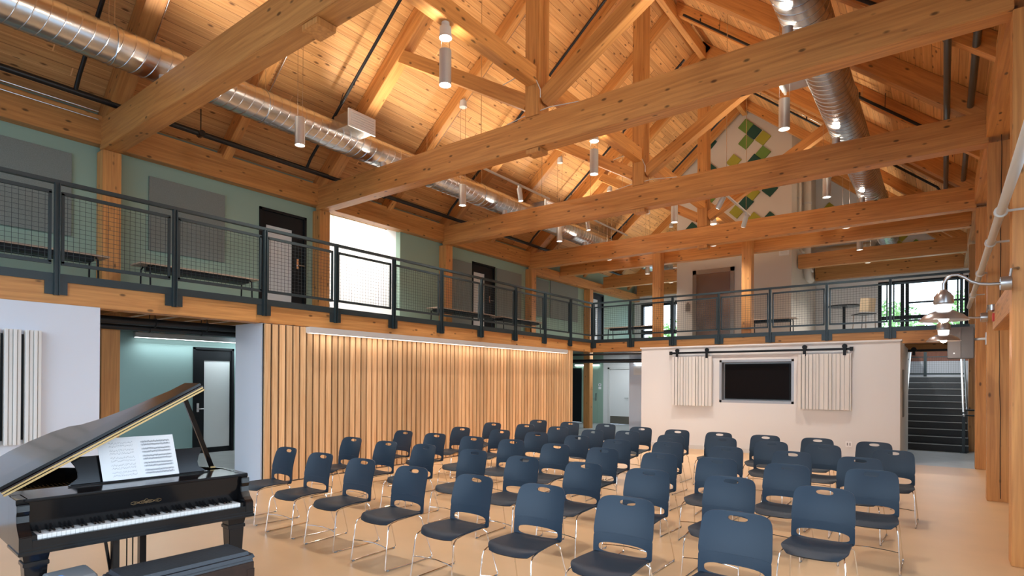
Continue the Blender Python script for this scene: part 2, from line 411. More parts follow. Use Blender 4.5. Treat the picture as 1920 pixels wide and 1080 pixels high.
# lower left: white wall, corridor, slat-wall block
wall('wall_left_lower', 'paint_cool', (XS-.18, XS, Y0, 2.78, 0, 2.62))
wall('wall_corridor', 'paint_teal', (-13.7, -13.6, Y0, 6.12, 0, 2.9), (-13.7, -13.6, 7.06, YE, 0, 2.9), (-13.7, -13.6, 6.12, 7.06, 2.43, 2.9))
wall('wall_slat_block', 'paint_cool', (-9.62, XS-.06, 5.02, 14.60, 0, 2.62))
wall('wall_left_end', 'paint_green', (-13.6, XL-.02, Y0-.1, Y0, 0, 6.3))
# deck (balcony) floor
mb = MB(); mb.box(-10.6, XS-.27, Y0, YE, 2.90, DZ); mb.box(XS-.27, -.85, YB+.27, YE, 2.90, DZ); mb.box(-.85, XR, YB+.27, 18.3, 2.90, DZ)
mb.box(-13.7, -10.6, Y0, 7.3, 2.90, DZ); mb.box(-13.7, -10.6, 9.6, YE, 2.90, DZ)
struct('floor_balcony', mb, 'concrete')
# joists under the left balcony seen through the opening
for k in range(8):
    y = 2.9+k*.42
    b = timber('balcony_joist', (-13.5, y, 2.79), (-8.99, y, 2.79), .09, .2); tag(b, 'timber joist under the left balcony above the corridor opening, %s from the white wall' % ORD[k], 'joist', 'balcony joists')
# end wall (white gable) with windows
def gable(name, mat, y0, y1, holes, x0, x1, z0):
    """wall between y0 and y1 with rectangular holes (xa,xb,za,zb); top follows the roof"""
    mb = MB(); xs = sorted({x0, x1, RX} | {h[0] for h in holes} | {h[1] for h in holes}); xs = [x for x in xs if x0 <= x <= x1]
    for a, b in zip(xs, xs[1:]):
        hs = sorted([h for h in holes if h[0] <= a+1e-6 and h[1] >= b-1e-6], key=lambda h: h[2]); z = z0
        for h in hs:
            if h[2] > z: mb.box(a, b, y0, y1, z, h[2])
            z = h[3]
        za, zb = deckz(a)+.05, deckz(b)+.05
        mb.quadbox([(a, y0, z), (b, y0, z), (b, y1, z), (a, y1, z), (a, y0, za), (b, y0, zb), (b, y1, zb), (a, y1, za)])
    return struct(name, mb, mat)
gable('wall_far', 'paint_white', YE, YE+.2, [(-10.2, -7.3, 3.1, 4.95), (-1.75, .62, 3.42, 5.05)], -10.9, 1.2, 0)
gable('wall_near', 'paint_cool', Y0-.2, Y0, [(-9.9, -.1, .3, 6.0)], -10.9, 1.2, 0)
wall('wall_right', 'paint_cream', (XR, XR+.15, Y0, -2.5, 0, 6), (XR, XR+.15, 5.5, YE, 0, 6), (XR, XR+.15, -2.5, 5.5, 0, .35), (XR, XR+.15, -2.5, 5.5, 4.05, 6))
# white tower (elevator) on the far balcony
mb = MB()
for a, b in ((-7.12, RX), (RX, -3.62)):
    mb.quadbox([(a, 18.66, DZ), (b, 18.66, DZ), (b, YE-.02, DZ), (a, YE-.02, DZ), (a, 18.66, deckz(a)+.02), (b, 18.66, deckz(b)+.02), (b, YE-.02, deckz(b)+.02), (a, YE-.02, deckz(a)+.02)])
struct('wall_tower', mb, 'paint_cream')
# lower far: TV wall box
wall('wall_screen', 'paint_white', (-6.5, -4.44, 14.5, 14.75, 0, 2.58), (-2.75, -.72, 14.5, 14.75, 0, 2.58), (-4.44, -2.75, 14.5, 14.75, 0, 1.2), (-4.44, -2.75, 14.5, 14.75, 2.245, 2.58), (-4.44, -2.75, 14.70, 14.75, 1.2, 2.245),
     (-6.5, -6.35, 14.75, YE, 0, 2.58), (-.87, -.72, 14.75, 17.9, 0, 2.58))
wall('trim_1', 'paint_white', (-6.53, -.69, 14.47, 14.78, 2.58, 2.615))
wall('baseboard_screen', 'paint_trim', (-6.5, -.72, 14.485, 14.5, 0, .1))
# stair left wall with light, beyond TV wall
wall('wall_stair_left', 'paint_white', (-.99, -.87, 17.9, YE, 0, 2.9))
# corridor at far left (beyond slat wall)
wall('wall_far_corridor', 'paint_white', (-9.75, -6.5, 20.9, 21.0, 0, 2.9), (-11.02, -10.80, 20.9, 21.0, 0, 2.9), (-10.80, -9.75, 20.9, 21.0, 2.26, 2.9))
wall('wall_far_corridor_green', 'paint_green', (-12.02, -11.02, 20.9, 21.0, 0, 2.9), (-13.6, -12.02, 20.9, 21.0, 2.25, 2.9))
wall('wall_partition', 'paint_cool', (-8.04, -6.5, 17.0, 17.15, 0, 2.9))

# balcony edge beams
b = timber('balcony_beam', (XS-.13, Y0, 2.76), (XS-.13, YB+.27, 2.76), .26, .30, bevel=.008); tag(b, 'long orange timber beam along the left balcony edge', 'beam')
b = timber('balcony_beam', (XS, YB+.13, 2.76), (.45, YB+.13, 2.76), .26, .30, bevel=.008); tag(b, 'orange timber beam along the far balcony edge above the screen wall', 'beam')
b = timber('balcony_beam', (-.8, 17.9, 2.62), (.45, 17.9, 2.62), .2, .25); tag(b, 'timber beam over the foot of the stair', 'beam')

# ------------------------------------------------------------------ railings
def railing(name, label, a, b, posts, off):
    """a,b 2D ends; posts distances along; off outward normal"""
    a = Vector((*a, 0)); b = Vector((*b, 0)); d = (b-a); L = d.length; d.normalize(); n = Vector((*off, 0))
    t = thing(name, label, 'railing', a+Vector((0, 0, DZ)))
    org = a+Vector((0, 0, DZ))
    def q(s, z, o=0): return d*s+n*o+Vector((0, 0, z-DZ))
    mb = MB(); mb.bar(q(0, 4.115), q(L, 4.115), .062, .05); mb.build('top_rail', 'steel_dark', t, bevel=.004)
    mb = MB(); mb.bar(q(0, 2.94, .01), q(L, 2.94, .01), .012, .10); mb.build('toe_board', 'steel_dark', t)
    for s in posts:
        mb = MB(); mb.bar(q(s, 2.73, .035), q(s, 4.10, .035), .012, .06, d) if False else None
        for o in (-.022, .022): mb.bar(q(s+o, 2.72, .03), q(s+o, 4.095, .03), .06, .012, tuple(d))
        mb.bar(q(s, 2.72, .03), q(s, 4.095, .03), .014, .034, tuple(d))
        p = mb.build('post', 'steel_dark', t)
        mb = MB(); mb.bar(q(s-.115, 2.84, .008), q(s+.115, 2.84, .008), .012, .22); pp = mb.build('base_plate', 'steel_dark', p)
    for s0, s1 in zip(posts, posts[1:]):
        a0, a1 = s0+.05, s1-.05; mb = MB()
        for z in (3.985, 3.12): mb.bar(q(a0, z), q(a1, z), .03, .042)
        for s in (a0+.015, a1-.015): mb.bar(q(s, 3.12), q(s, 3.985), .03, .03, tuple(d))
        f = mb.build('infill_frame', 'steel_dark', t)
        mb = MB(); k = int((a1-a0)/.06)
        for j in range(1, k): s = a0+(a1-a0)*j/k; mb.bar(q(s, 3.12), q(s, 3.985), .0038, .0038, tuple(d))
        for j in range(1, 15): z = 3.12+.865*j/15; mb.bar(q(a0, z), q(a1, z), .0038, .0038)
        mb.build('wire_mesh', 'steel_dark', f)
    return t
PY = [YB-1.354*k for k in range(13)][::-1]; y_start = PY[0]-.3
railing('balcony_railing', 'dark steel railing with wire mesh panels along the left balcony', (XS+.01, y_start), (XS+.01, YB), [y-y_start for y in PY], (1, 0))
PX = [1.293*k for k in range(0, 8)]
railing('balcony_railing', 'dark steel railing with wire mesh panels along the far balcony', (XS+.01, YB-.01), (.45, YB-.01), [.02]+PX[1:], (0, -1))

# ------------------------------------------------------------------ slatted cedar wall
t = thing('slatted_wall_panel', 'long wall panel of vertical cedar slats over a black backing', 'wall panel', (XS, 5.04, 0))
mb = MB(); mb.box(-.055, -.018, 0, 9.62, 0.02, 2.60); mb.build('backing', 'black_frame', t)
random.seed(11); mb = MB(); lay = mb.b.faces.layers.float.new('tone'); y = 0.0
while y < 9.6:
    w = .094; f0 = len(mb.b.faces); mb.box(-.03, .022, y, y+w, .02, 2.60); mb.b.faces.ensure_lookup_table(); tn = random.random()
    for f in mb.b.faces[f0:]: f[lay] = tn
    y += .1285
# grain of the slats must follow Z: build turned so that local X is up
me_m = Matrix(((0, 0, 1, 0), (0, 1, 0, 0), (-1, 0, 0, 0), (0, 0, 0, 1)))   # world->local
bmesh.ops.transform(mb.b, matrix=me_m, verts=mb.b.verts)
o = mb.build('slats', 'cedar', t, mtx=me_m.inverted())
# cove light over the slats
t = thing('linear_wall_washer', 'long pale linear light fitting washing the cedar slats', 'light fitting', (XS+.10, 5.77, 2.60))
mb = MB(); mb.box(-.075, .05, 0, 8.4, -.10, 0); mb.build('housing', 'alu_white', t, bevel=.004)
mb = MB(); mb.box(-.06, .03, .02, 8.38, -.106, -.10); mb.build('lens', 'led_warm', t)
light('slat_wash', 'AREA', (XS+.16, 9.97, 2.50), 17, NEUT, to=(XS+.0, 9.97, .4), sx=8.3, sy=.08).rotation_euler = (0, R(-12), R(90)*0)
bpy.data.objects['slat_wash'].rotation_euler = (0, R(-4), 0); bpy.data.lights['slat_wash'].size = .1; bpy.data.lights['slat_wash'].size_y = 8.3
# corridor light
t = thing('corridor_light', 'long grey linear light on the teal corridor wall', 'light fitting', (-13.50, 4.9, 2.62))
mb = MB(); mb.box(-.06, .06, 0, 3.0, -.05, .06); mb.build('housing', 'alu', t, bevel=.005)
mb = MB(); mb.box(-.05, .05, .02, 2.98, -.056, -.05); mb.build('diffuser', 'led_cool', t)
light('corridor_lamp', 'AREA', (-13.40, 6.4, 2.5), 14, COOL, rot=(0, R(-8), 0), sx=.1, sy=2.9)
light('corridor_lamp', 'AREA', (-11.5, 4.0, 2.66), 30, COOL, rot=(0, 0, 0), sx=1.5, sy=1.5)  # extra ceiling area light added for the corridor, without a fitting

# ------------------------------------------------------------------ doors
def door(name, y0, y1, z0, z1, x, glassbox, lab=None, hy=None, frame='black_frame', leaf='black_frame', glass='glass_frost', depth=.08):
    mb = MB(); w = .05
    for b in ((x-.1, x+.02, y0, y0+w, z0, z1), (x-.1, x+.02, y1-w, y1, z0, z1), (x-.1, x+.02, y0, y1, z1-w, z1)): mb.box(*b)
    o = struct(name, mb, frame)
    mb = MB(); ga, gb, za, zb = glassbox; xa, xb = x-.07, x-.025
    for b in ((xa, xb, y0+w, ga, z0, z1-w), (xa, xb, gb, y1-w, z0, z1-w), (xa, xb, ga, gb, z0, za), (xa, xb, ga, gb, zb, z1-w)): mb.box(*b)
    lf = mb.build('door_leaf', leaf, o)
    mb = MB(); mb.box(x-.055, x-.04, ga, gb, za, zb); mb.build('door_glass', glass, lf)
    hy = hy or (y0+.12)
    mb = MB(); mb.box(x-.025, x-.012, hy-.025, hy+.025, z0+.95, z0+1.15); mb.tube([(x-.015, hy, z0+1.02), (x+.03, hy, z0+1.02), (x+.035, hy+.12, z0+1.02)], .011, 8)
    mb.build('door_handle', 'chrome', lf)
    return o
door('door_1', 5.92, 6.94, DZ, 5.02, XL, (6.08, 6.64, 3.1, 4.71), hy=6.76)
door('door_2', 12.15, 13.17, DZ, 5.02, XL, (12.24, 12.74, 3.1, 4.75), hy=12.95)
door('door_3', 19.0, 19.9, DZ, 5.02, XL, (19.1, 19.5, 3.1, 4.8))
door('door_4', 6.12, 7.06, 0, 2.43, -13.6, (6.38, 6.98, .12, 2.13), hy=6.24)
# far corridor: white door with steel kick plate, green door, dark door behind the post
mb = MB()
for b in ((-10.80, -10.73, 20.86, 20.98, 0, 2.26), (-9.82, -9.75, 20.86, 20.98, 0, 2.26), (-10.80, -9.75, 20.86, 20.98, 2.19, 2.26)): mb.box(*b)
o = struct('door_5', mb, 'paint_trim')
mb = MB(); mb.box(-10.73, -9.82, 20.91, 20.95, 0.01, 2.19); lf = mb.build('door_leaf', 'paint_white', o)
mb = MB(); mb.box(-10.70, -9.85, 20.895, 20.909, .03, .32); mb.build('kick_plate', 'steel_panel', lf)
mb = MB(); mb.tube([(-9.93, 20.91, 1.05), (-9.93, 20.85, 1.05), (-10.06, 20.85, 1.05)], .013, 8); mb.build('door_handle', 'nickel', lf)
mb = MB(); mb.box(-12.0, -11.27, 20.885, 20.899, 0.01, 2.2); o = struct('door_6', mb, 'paint_green')
mb = MB(); mb.box(-11.36, -11.31, 20.87, 20.884, .92, 1.22); mb.tube([(-11.335, 20.87, 1.02), (-11.335, 20.83, 1.02), (-11.46, 20.83, 1.02)], .012, 8); mb.build('door_handle', 'chrome', o)
mb = MB(); mb.box(-13.5, -12.04, 20.92, 20.98, 0.01, 2.25); struct('door_7', mb, 'black_frame')
t = thing('room_sign', 'small white sign beside the green corridor door', 'sign', (-11.17, 20.895, 1.5))
mb = MB(); mb.box(-.06, .06, -.01, .0, .01, .11); mb.box(-.06, .06, -.01, .0, -.12, -.02); mb.build('plate', 'paper', t)
mb = MB(); mb.box(-.035, .035, -.013, -.010, .035, .085); mb.build('panel', 'grey_plastic', t)
t = thing('wall_light', 'glowing light bar above the green corridor door', 'light', (-11.75, 20.88, 2.36)); mb = MB(); mb.box(-.55, .55, -.06, .0, -.03, .03); mb.build('diffuser', 'led_cool', t)
mb = MB(); mb.box(-.56, .56, -.07, .015, .03, .06); mb.build('housing', 'alu', t)

# windows
def window(name, x0, x1, z0, z1, y, nx, hz, fr=.07):
    mb = MB()
    for b in ((x0, x0+fr), (x1-fr, x1)): mb.box(b[0], b[1], y-.06, y+.08, z0, z1)
    for z in (z0, z1-fr): mb.box(x0, x1, y-.06, y+.08, z, z+fr)
    for k in nx: mb.box(k-fr/2, k+fr/2, y-.05, y+.07, z0, z1)
    for (a, b, z, w) in hz: mb.box(a, b, y-.04, y+.06, z-w/2, z+w/2)
    o = struct(name, mb, 'black_frame')
    return o
window('window_1', -10.2, -7.3, 3.1, 4.95, YE+.05, [-8.85], [(-10.2, -7.3, 3.75, .16)], .1)
window('window_2', -1.75, .62, 3.42, 5.05, YE+.05, [-1.08, -.95, .05], [(-1.75, .62, 3.85, .12), (-1.0, .62, 4.32, .05)], .1)
window('window_3', -9.9, -.1, .3, 6.0, Y0-.05, [-8.3, -6.7, -5.0, -3.3, -1.7], [(-9.9, -.1, 2.6, .12), (-9.9, -.1, 4.4, .1)], .09)
mb = MB()
for yy in (-2.5, -.5, 1.5, 3.5, 5.42): mb.box(XR, XR+.1, yy, yy+.08, .35, 4.05)
for zz in (.35, 2.5, 3.97): mb.box(XR, XR+.1, -2.5, 5.5, zz, zz+.08)
struct('window_4', mb, 'black_frame')

# far balcony elevator
t = thing('elevator_door', 'brushed steel elevator door in a steel frame on the white tower', 'elevator', (-5.92, 18.66, DZ))
mb = MB()
for b in ((-.66, -.54, -.03, 0, 0, 2.33), (.54, .66, -.03, 0, 0, 2.33), (-.66, .66, -.03, 0, 2.2, 2.33)): mb.box(*b)
mb.build('door_frame', 'steel_panel', t)
mb = MB(); mb.box(-.54, .54, -.012, 0, 0, 2.2); mb.build('door_panel', 'elevator_steel', t)
mb = MB(); mb.box(-.74-.16, -.74, -.015, 0, 1.02, 1.26); mb.box(-.86, -.78, -.02, 0, 1.26, 1.31); mb.build('call_plate', 'steel_panel', t)
t = thing('wall_grille', 'white square air grille high on the tower corner', 'vent', (-3.82, 18.64, 5.655))
mb = MB(); mb.box(-.14, .14, -.01, .02, -.15, .15); mb.build('frame', 'paint_white', t)
mb = MB()
for k in range(8): mb.box(-.10, .10, -.016, -.008, -.10+k*.027, -.09+k*.027)
mb.build('louvers', 'alu', t)
# acoustic diamond tiles
tiles = [('g', -4.932, 9.651), ('d', -4.692, 9.409), ('o', -4.428, 9.158), ('g', -4.927, 9.15), ('g', -4.431, 8.692), ('d', -4.673, 8.502), ('d', -6.045, 9.388), ('d', -6.041, 8.529), ('o', -5.293, 8.636), ('o', -4.731, 7.524), ('d', -4.224, 7.556), ('d', -4.919, 7.262), ('o', -5.189, 7.051), ('d', -4.22, 6.652), ('o', -4.681, 6.711), ('d', -6.605, 6.711), ('g', -6.02, 7.65), ('g', -6.373, 5.98), ('d', -5.901, 5.94), ('d', -4.445, 5.95)]
tilesR = [('o', -1.093, 6.557), ('o', -1.649, 6.117), ('o', -1.20, 6.163), ('g', -.72, 6.12), ('o', -2.292, 6.069), ('o', -3.198, 7.752)]
tc_ = {'g': 'green', 'd': 'dark', 'o': 'olive'}; tn_ = {'g': 'leaf green', 'd': 'dark green', 'o': 'olive yellow'}
def tile(c, x, z, y, lab, grp):
    mb = MB(); r = .235
    mb.prism([(-r, 0), (0, -r), (r, 0), (0, r)], lambda a, b: (a, 0, b), lambda a, b: (a, -.04, b))
    o = mb.build('acoustic_tile', 'tile_'+tc_[c], bevel=.006); o.location = (x, y, z)
    tag(o, lab, 'acoustic tile', grp)
order = sorted(range(len(tiles)), key=lambda i: -tiles[i][2])
cnt = {}
for i in order:
    c, x, z = tiles[i]; cnt[c] = cnt.get(c, 0)+1
    tile(c, x, z, 18.655, '%s diamond felt tile on the white tower, %s of its colour from the top' % (tn_[c], ORD[cnt[c]-1]), 'diamond tiles on the tower')
for i, (c, x, z) in enumerate(sorted(tilesR, key=lambda q: q[1])):
    tile(c, x, z, YE-.005, '%s diamond felt tile on the far gable, %s from the tower' % (tn_[c], ORD[i]), 'diamond tiles on the far gable')

# ------------------------------------------------------------------ grey felt panels & white board upstairs
for y0, y1, z0, z1, lab in ((1.2, 2.95, 3.83, 5.07, 'large grey felt panel on the green wall left of the first post'), (4.0, 5.25, 3.82, 5.04, 'grey felt panel between the first post and the dark door'),
                        (11.24, 12.1, 3.25, 4.95, 'grey felt panel left of the second upstairs door'), (13.22, 14.45, 3.25, 5.0, 'grey felt panel right of the second upstairs door'), (15.2, 16.0, 3.8, 5.0, 'grey felt panel past the last truss'), (16.1, 17.9, 3.8, 5.05, 'grey felt panel nearest the balcony corner')):
    mb = MB(); mb.box(0, .035, 0, y1-y0, 0, z1-z0); o = mb.build('felt_panel', 'felt_grey', bevel=.004); o.location = (XL+.003, y0, z0); tag(o, lab, 'acoustic panel', 'grey felt panels')
# benches on the balcony
def bench(loc, L, rotz, lab):
    t = thing('balcony_bench', lab, 'bench', loc, rotz, 'balcony benches')
    mb = MB(); mb.box(-.2, .2, 0, L, .45, .475); mb.build('seat', 'bench_top', t, bevel=.004)
    mb = MB(); mb.box(-.15, .15, .18, L-.18, .38, .45); mb.build('seat_frame', 'black_frame', t)
    for y in (.14, L-.14):
        for s in (-1, 1):
            mb = MB(); mb.tube([(s*.19, y, 0), (s*.17, y, .40), (s*.1, y, .44)], .013, 8); mb.build('leg', 'black_frame', t)
    return t
bench((-9.9, .9, DZ), 2.3, 0, 'long bench with tan top at the left end of the balcony')
bench((-9.9, 3.6, DZ), 1.9, 0, 'bench with tan top between the first post and the dark door')
bench((-9.9, 10.0, DZ), 2.2, 0, 'bench with tan top left of the second upstairs door')
bench((-9.9, 12.45, DZ), 2.1, 0, 'bench with tan top right of the second upstairs door')
bench((-7.1, 17.3, DZ), 1.9, R(90), 'bench in front of the far left window beside the slim post')
bench((-3.2, 17.3, DZ), 1.3, R(90), 'bench right of the elevator on the far balcony')
# table and chair upstairs
t = thing('cafe_table', 'round dark pedestal table on the far balcony', 'table', (-2.1, 17.4, DZ))
mb = MB(); mb.lathe((0, 0, 0), [(.38, .70), (.39, .715), (.38, .73)]); mb.build('tabletop', 'black_frame', t, smooth=True)
mb = MB(); mb.lathe((0, 0, 0), [(.035, .02), (.035, .70)]); mb.build('column', 'black_frame', t, smooth=True)
mb = MB(); mb.lathe((0, 0, 0), [(.25, 0), (.24, .015), (.04, .03)]); mb.build('base', 'black_frame', t, smooth=True)
t = thing('cafe_chair', 'cafe chair with a pale plywood back beside the round table', 'chair', (-1.50, 17.0, DZ), R(-50))
mb = MB()
g = [[(-.02+.05*(k/6-.5)**2*0+.06*((j/6)-.0)*.6, -.2+.4*k/6, .50+.34*j/6) for j in range(7)] for k in range(7)]
for k in range(6):
    for j in range(6):
        p = [g[k][j], g[k+1][j], g[k+1][j+1], g[k][j+1]]
        mb.b.faces.new([mb.b.verts.new((a+.05*abs(b)/.2*-1, b, c)) for a, b, c in p])
bmesh.ops.remove_doubles(mb.b, verts=mb.b.verts, dist=1e-4); bmesh.ops.solidify(mb.b, geom=mb.b.faces[:], thickness=.012); mb.build('backrest', 'ply_light', t)
mb = MB(); mb.box(-.42, .0, -.2, .2, .44, .46); mb.build('seat', 'black_frame', t, bevel=.005)
for sx in (-.38, -.02):
    for sy in (-.18, .18): mb = MB(); mb.tube([(sx, sy, 0), (sx*.95, sy*.9, .44)], .01, 8); mb.build('leg', 'chrome', t)

# upstairs stair handrails (recess + far right)
t = thing('stair_guard', 'dark steel stair guard post and sloping rails in the bright upstairs stair recess', 'railing', (-11.3, 8.0, DZ))
mb = MB(); mb.box(-.03, .03, -.03, .03, 0, .95); mb.build('post', 'steel_dark', t)
mb = MB(); mb.bar((0, 0, .93), (0, -.9, .93), .04, .04); mb.bar((0, 0, .65), (0, -.9, .65), .03, .03)
for k in range(3): mb.bar((0, -.05, .85-.1*k), (-.3, -1.1, -.1-.1*k), .03, .03)
mb.build('rail', 'steel_dark', t)
t = thing('stair_handrail', 'bent steel handrail against the white stair recess wall', 'handrail', (-12.6, 8.9, DZ))
mb = MB(); mb.tube([(0, -1.1, -.5), (0, -.25, .62), (0, -.15, .68), (0, .25, .74), (0, .3, .70)], .022, 8); mb.build('rail', 'steel_dark', t)
mb = MB(); mb.tube([(0, .1, .70), (0, .12, .58), (-.3, .12, .58)], .012, 8); mb.build('bracket', 'steel_dark', t)

# ------------------------------------------------------------------ stair at right
t = thing('staircase', 'dark straight stair with pale nosings rising beside the screen wall', 'stair', (-.18, 18.0, 0))
N = 11; rise = .172; run = .28
for k in range(N):
    mb = MB(); mb.box(-.68, .68, k*run, N*run+.0, k*rise, (k+1)*rise-.004); s = mb.build('step', 'tread', t)
    mb = MB(); mb.box(-.68, .68, k*run-.012, k*run+.02, (k+1)*rise-.012, (k+1)*rise+.002); mb.build('nosing', 'nosing', s)
mb = MB(); mb.box(-.68, .68, N*run, N*run+1.43, 1.75, N*rise-.004); mb.build('landing', 'tread', t)
for x, s in ((-.62, -1), (.56, 1)):
    lab = 'left' if s < 0 else 'right'
    h = thing('stair_handrail', 'steel handrail on the %s side of the dark stair' % lab, 'handrail', (-.16+x, 18.0, 0))
    mb = MB(); mb.tube([(0, -.32, .92), (0, 0, .96), (0, 3.1, 2.86), (0, 3.4, 2.88)], .024, 10); mb.build('rail', 'alu', h, smooth=True)
    if s > 0:
        mb = MB(); mb.box(-.03, .03, -.12, -.06, .0, 1.0); mb.box(-.07, .07, -.16, -.02, 0, .012); mb.build('post', 'steel_dark', h)
        mb = MB(); mb.tube([(.06, -.3, 1.06), (.06, 0, 1.1), (.06, 3.1, 3.0)], .02, 8); mb.tube([(0, -.3, .93), (.5, -.3, .93)], .018, 8); mb.tube([(.06, -.3, 1.06), (.5, -.3, 1.06)], .018, 8); mb.build('guard_rail', 'steel_dark', h)
    else:
        mb = MB()
        for k in range(3): mb.tube([(0, .2+k*1.1, 1.07+k*.675), (-.09, .2+k*1.1, 1.0+k*.675)], .014, 8)
        mb.tube([(0, -.32, .92), (-.2, -.32, .92)], .02, 8)
        mb.build('bracket', 'black_frame', h)
t = thing('landing_guard', 'steel guard with wire mesh behind the stair landing', 'railing', (-.16, 21.9, 1.89))
mb = MB(); mb.bar((-.7, 0, .62), (.7, 0, .62), .03, .03); mb.bar((-.7, 0, .1), (.7, 0, .1), .04, .05); mb.box(-.33, -.25, -.03, .03, 0, 1.05); mb.bar((-.7, 0, 1.05), (.7, 0, 1.05), .05, .05); mb.build('frame', 'steel_dark', t)
mb = MB()
for k in range(1, 24): mb.bar((-.7+k*.058, 0, .1), (-.7+k*.058, 0, .62), .0035, .0035, (0, 1, 0))
for k in range(1, 9): mb.bar((-.7, 0, .1+k*.058), (.7, 0, .1+k*.058), .0035, .0035)
mb.build('wire_mesh', 'steel_dark', t)
wall('wall_stair_end', 'brick', (-.87, XR, 22.55, 22.69, 2.4, 2.95))
wall('wall_stair_end_lower', 'paint_cool', (-.87, XR, 22.55, 22.69, 0, 2.4))
light('stair_fill', 'AREA', (.0, 20.2, 2.85), 30, COOL, rot=(0, 0, 0), sx=1, sy=3)  # area light added over the stair, has no fitting of its own
# wall lights on the stair's left wall
for z, lab in ((2.32, 'upper glowing wall light left of the stair'), (1.62, 'lower glowing wall light left of the stair')):
    t = thing('wall_light', lab, 'light', (-.865, 18.3, z), group='stair wall lights'); mb = MB(); mb.box(0, .05, -.09, .09, -.13, .13); mb.build('diffuser', 'led_cool', t, bevel=.01)
    mb = MB(); mb.box(-.004, .012, -.11, .11, -.15, .15); mb.build('back_plate', 'alu', t)
t = tag(MB().build('x', 'alu'), None); bpy.data.objects.remove(t)
mb = MB(); mb.box(-.718, -.70, 15.3, 15.7, .95, 2.0); o = mb.build('wall_plaque', 'grey_plastic', bevel=.004); tag(o, 'tall dark directory plaque on the side of the screen wall', 'sign')
# black track above stair opening
t = thing('sliding_track', 'black sliding door track with hanger over the stair opening', 'track', (-.7, 17.2, 2.50))
mb = MB(); mb.bar((0, 0, 0), (1.2, 0, 0), .02, .05); mb.build('rail', 'black_frame', t)
mb = MB(); mb.lathe((.12, -.03, .02), [(.06, -.015), (.06, .015)], axis='y'); mb.box(.09, .15, -.05, -.02, -.12, .02); mb.build('hanger', 'black_frame', t)

# ------------------------------------------------------------------ screen wall furniture
t = thing('wall_screen_display', 'black flat screen recessed in the white wall between the sliding panels', 'television', (-3.595, 14.66, 1.72))
mb = MB(); mb.box(-.745, .745, -.05, .03, -.43, .43); mb.build('bezel', 'black_frame', t, bevel=.006)
mb = MB(); mb.box(-.725, .725, -.056, -.05, -.41, .41); mb.build('screen', 'screen_black', t)
mb = MB()
for b in ((-.845, -.79, -.16, .04, -.52, .525), (.79, .845, -.16, .04, -.52, .525), (-.845, .845, -.16, .04, .47, .525), (-.845, .845, -.16, .04, -.52, -.46)): mb.box(*b)
mb.build('niche_lining', 'niche_grey', t)
t = thing('barn_door_track', 'long black barn door track above the screen', 'track', (-3.63, 14.44, 2.44))
mb = MB(); mb.bar((-2.03, 0, 0), (2.03, 0, 0), .018, .05); mb.build('rail', 'black_frame', t)
mb = MB()
for k in range(8): mb.tube([(-1.9+k*.543, 0, 0), (-1.9+k*.543, .06, 0)], .012, 8)
mb.build('standoff', 'black_frame', t)
for sx in (-2.03, 2.03): mb = MB(); mb.box(sx-.035, sx+.035, -.02, .02, -.045, .045); mb.build('end_stop', 'black_frame', t)
for x0, x1, lab in ((-5.60, -4.60, 'cream ribbed acoustic sliding panel left of the screen'), (-2.64, -1.60, 'cream ribbed acoustic sliding panel right of the screen')):
    t = thing('ribbed_screen', lab, 'sliding panel', (x0, 14.42, 1.10), group='ribbed sliding panels')
    mb = MB(); W_ = x1-x0; Hh = 1.24; mb.box(0, W_, 0, .03, 0, Hh); mb.build('board', 'felt_white', t)
    random.seed(5); mb = MB(); xx = 0
    while xx < W_-.05:
        ww = random.choice((.045, .06, .06, .075)); dd = random.choice((.03, .045, .06)); mb.box(xx, min(xx+ww, W_), -dd, 0, 0, Hh); xx += ww+.020
    mb.build('ribs', 'felt_white', t, bevel=.003)
    for hx in (.12*W_, .88*W_):
        mb = MB(); mb.lathe((hx, -.01, 1.40), [(.052, -.012), (.052, .012)], axis='y'); mb.box(hx-.03, hx+.03, -.035, -.022, 1.2, 1.40); mb.build('hanger', 'black_frame', t, smooth=False)
t = thing('wall_outlet', 'white double outlet low on the screen wall', 'outlet', (-1.65, 14.495, .36)); mb = MB(); mb.box(-.06, .06, -.008, 0, -.06, .06); mb.build('plate', 'paper', t, bevel=.003)
mb = MB(); mb.box(-.035, -.015, -.011, -.008, -.03, .03); mb.box(.015, .035, -.011, -.008, -.03, .03); mb.build('sockets', 'grey_plastic', t)
t = thing('exit_sign_box', 'white lit box sign on the grey partition left of the screen wall', 'sign', (-7.69, 16.98, 2.05)); mb = MB(); mb.box(-.17, .17, -.06, 0, -.14, .14); mb.build('housing', 'paint_white', t, bevel=.008)
mb = MB(); mb.box(-.12, .12, -.066, -.06, -.09, .09); mb.build('face', 'felt_white', t)
t = thing('wall_light', 'small bright wall light above the box sign', 'light', (-7.66, 16.95, 2.33)); mb = MB(); mb.box(-.16, .16, -.08, .04, -.06, 0); mb.build('diffuser', 'led_cool', t)
mb = MB(); mb.box(-.16, .16, -.08, .04, 0, .06); mb.build('housing', 'alu', t)
light('far_corridor_fill', 'AREA', (-9.6, 19.3, 2.8), 40, COOL, rot=(0, 0, 0), sx=1.5, sy=1.5)  # added fill under the far corridor ceiling, no fitting modelled
light('far_corridor_fill', 'AREA', (-11.9, 17.6, 2.7), 15, COOL, rot=(0, 0, 0), sx=.5, sy=1.5)  # second added fill, behind the slatted wall end

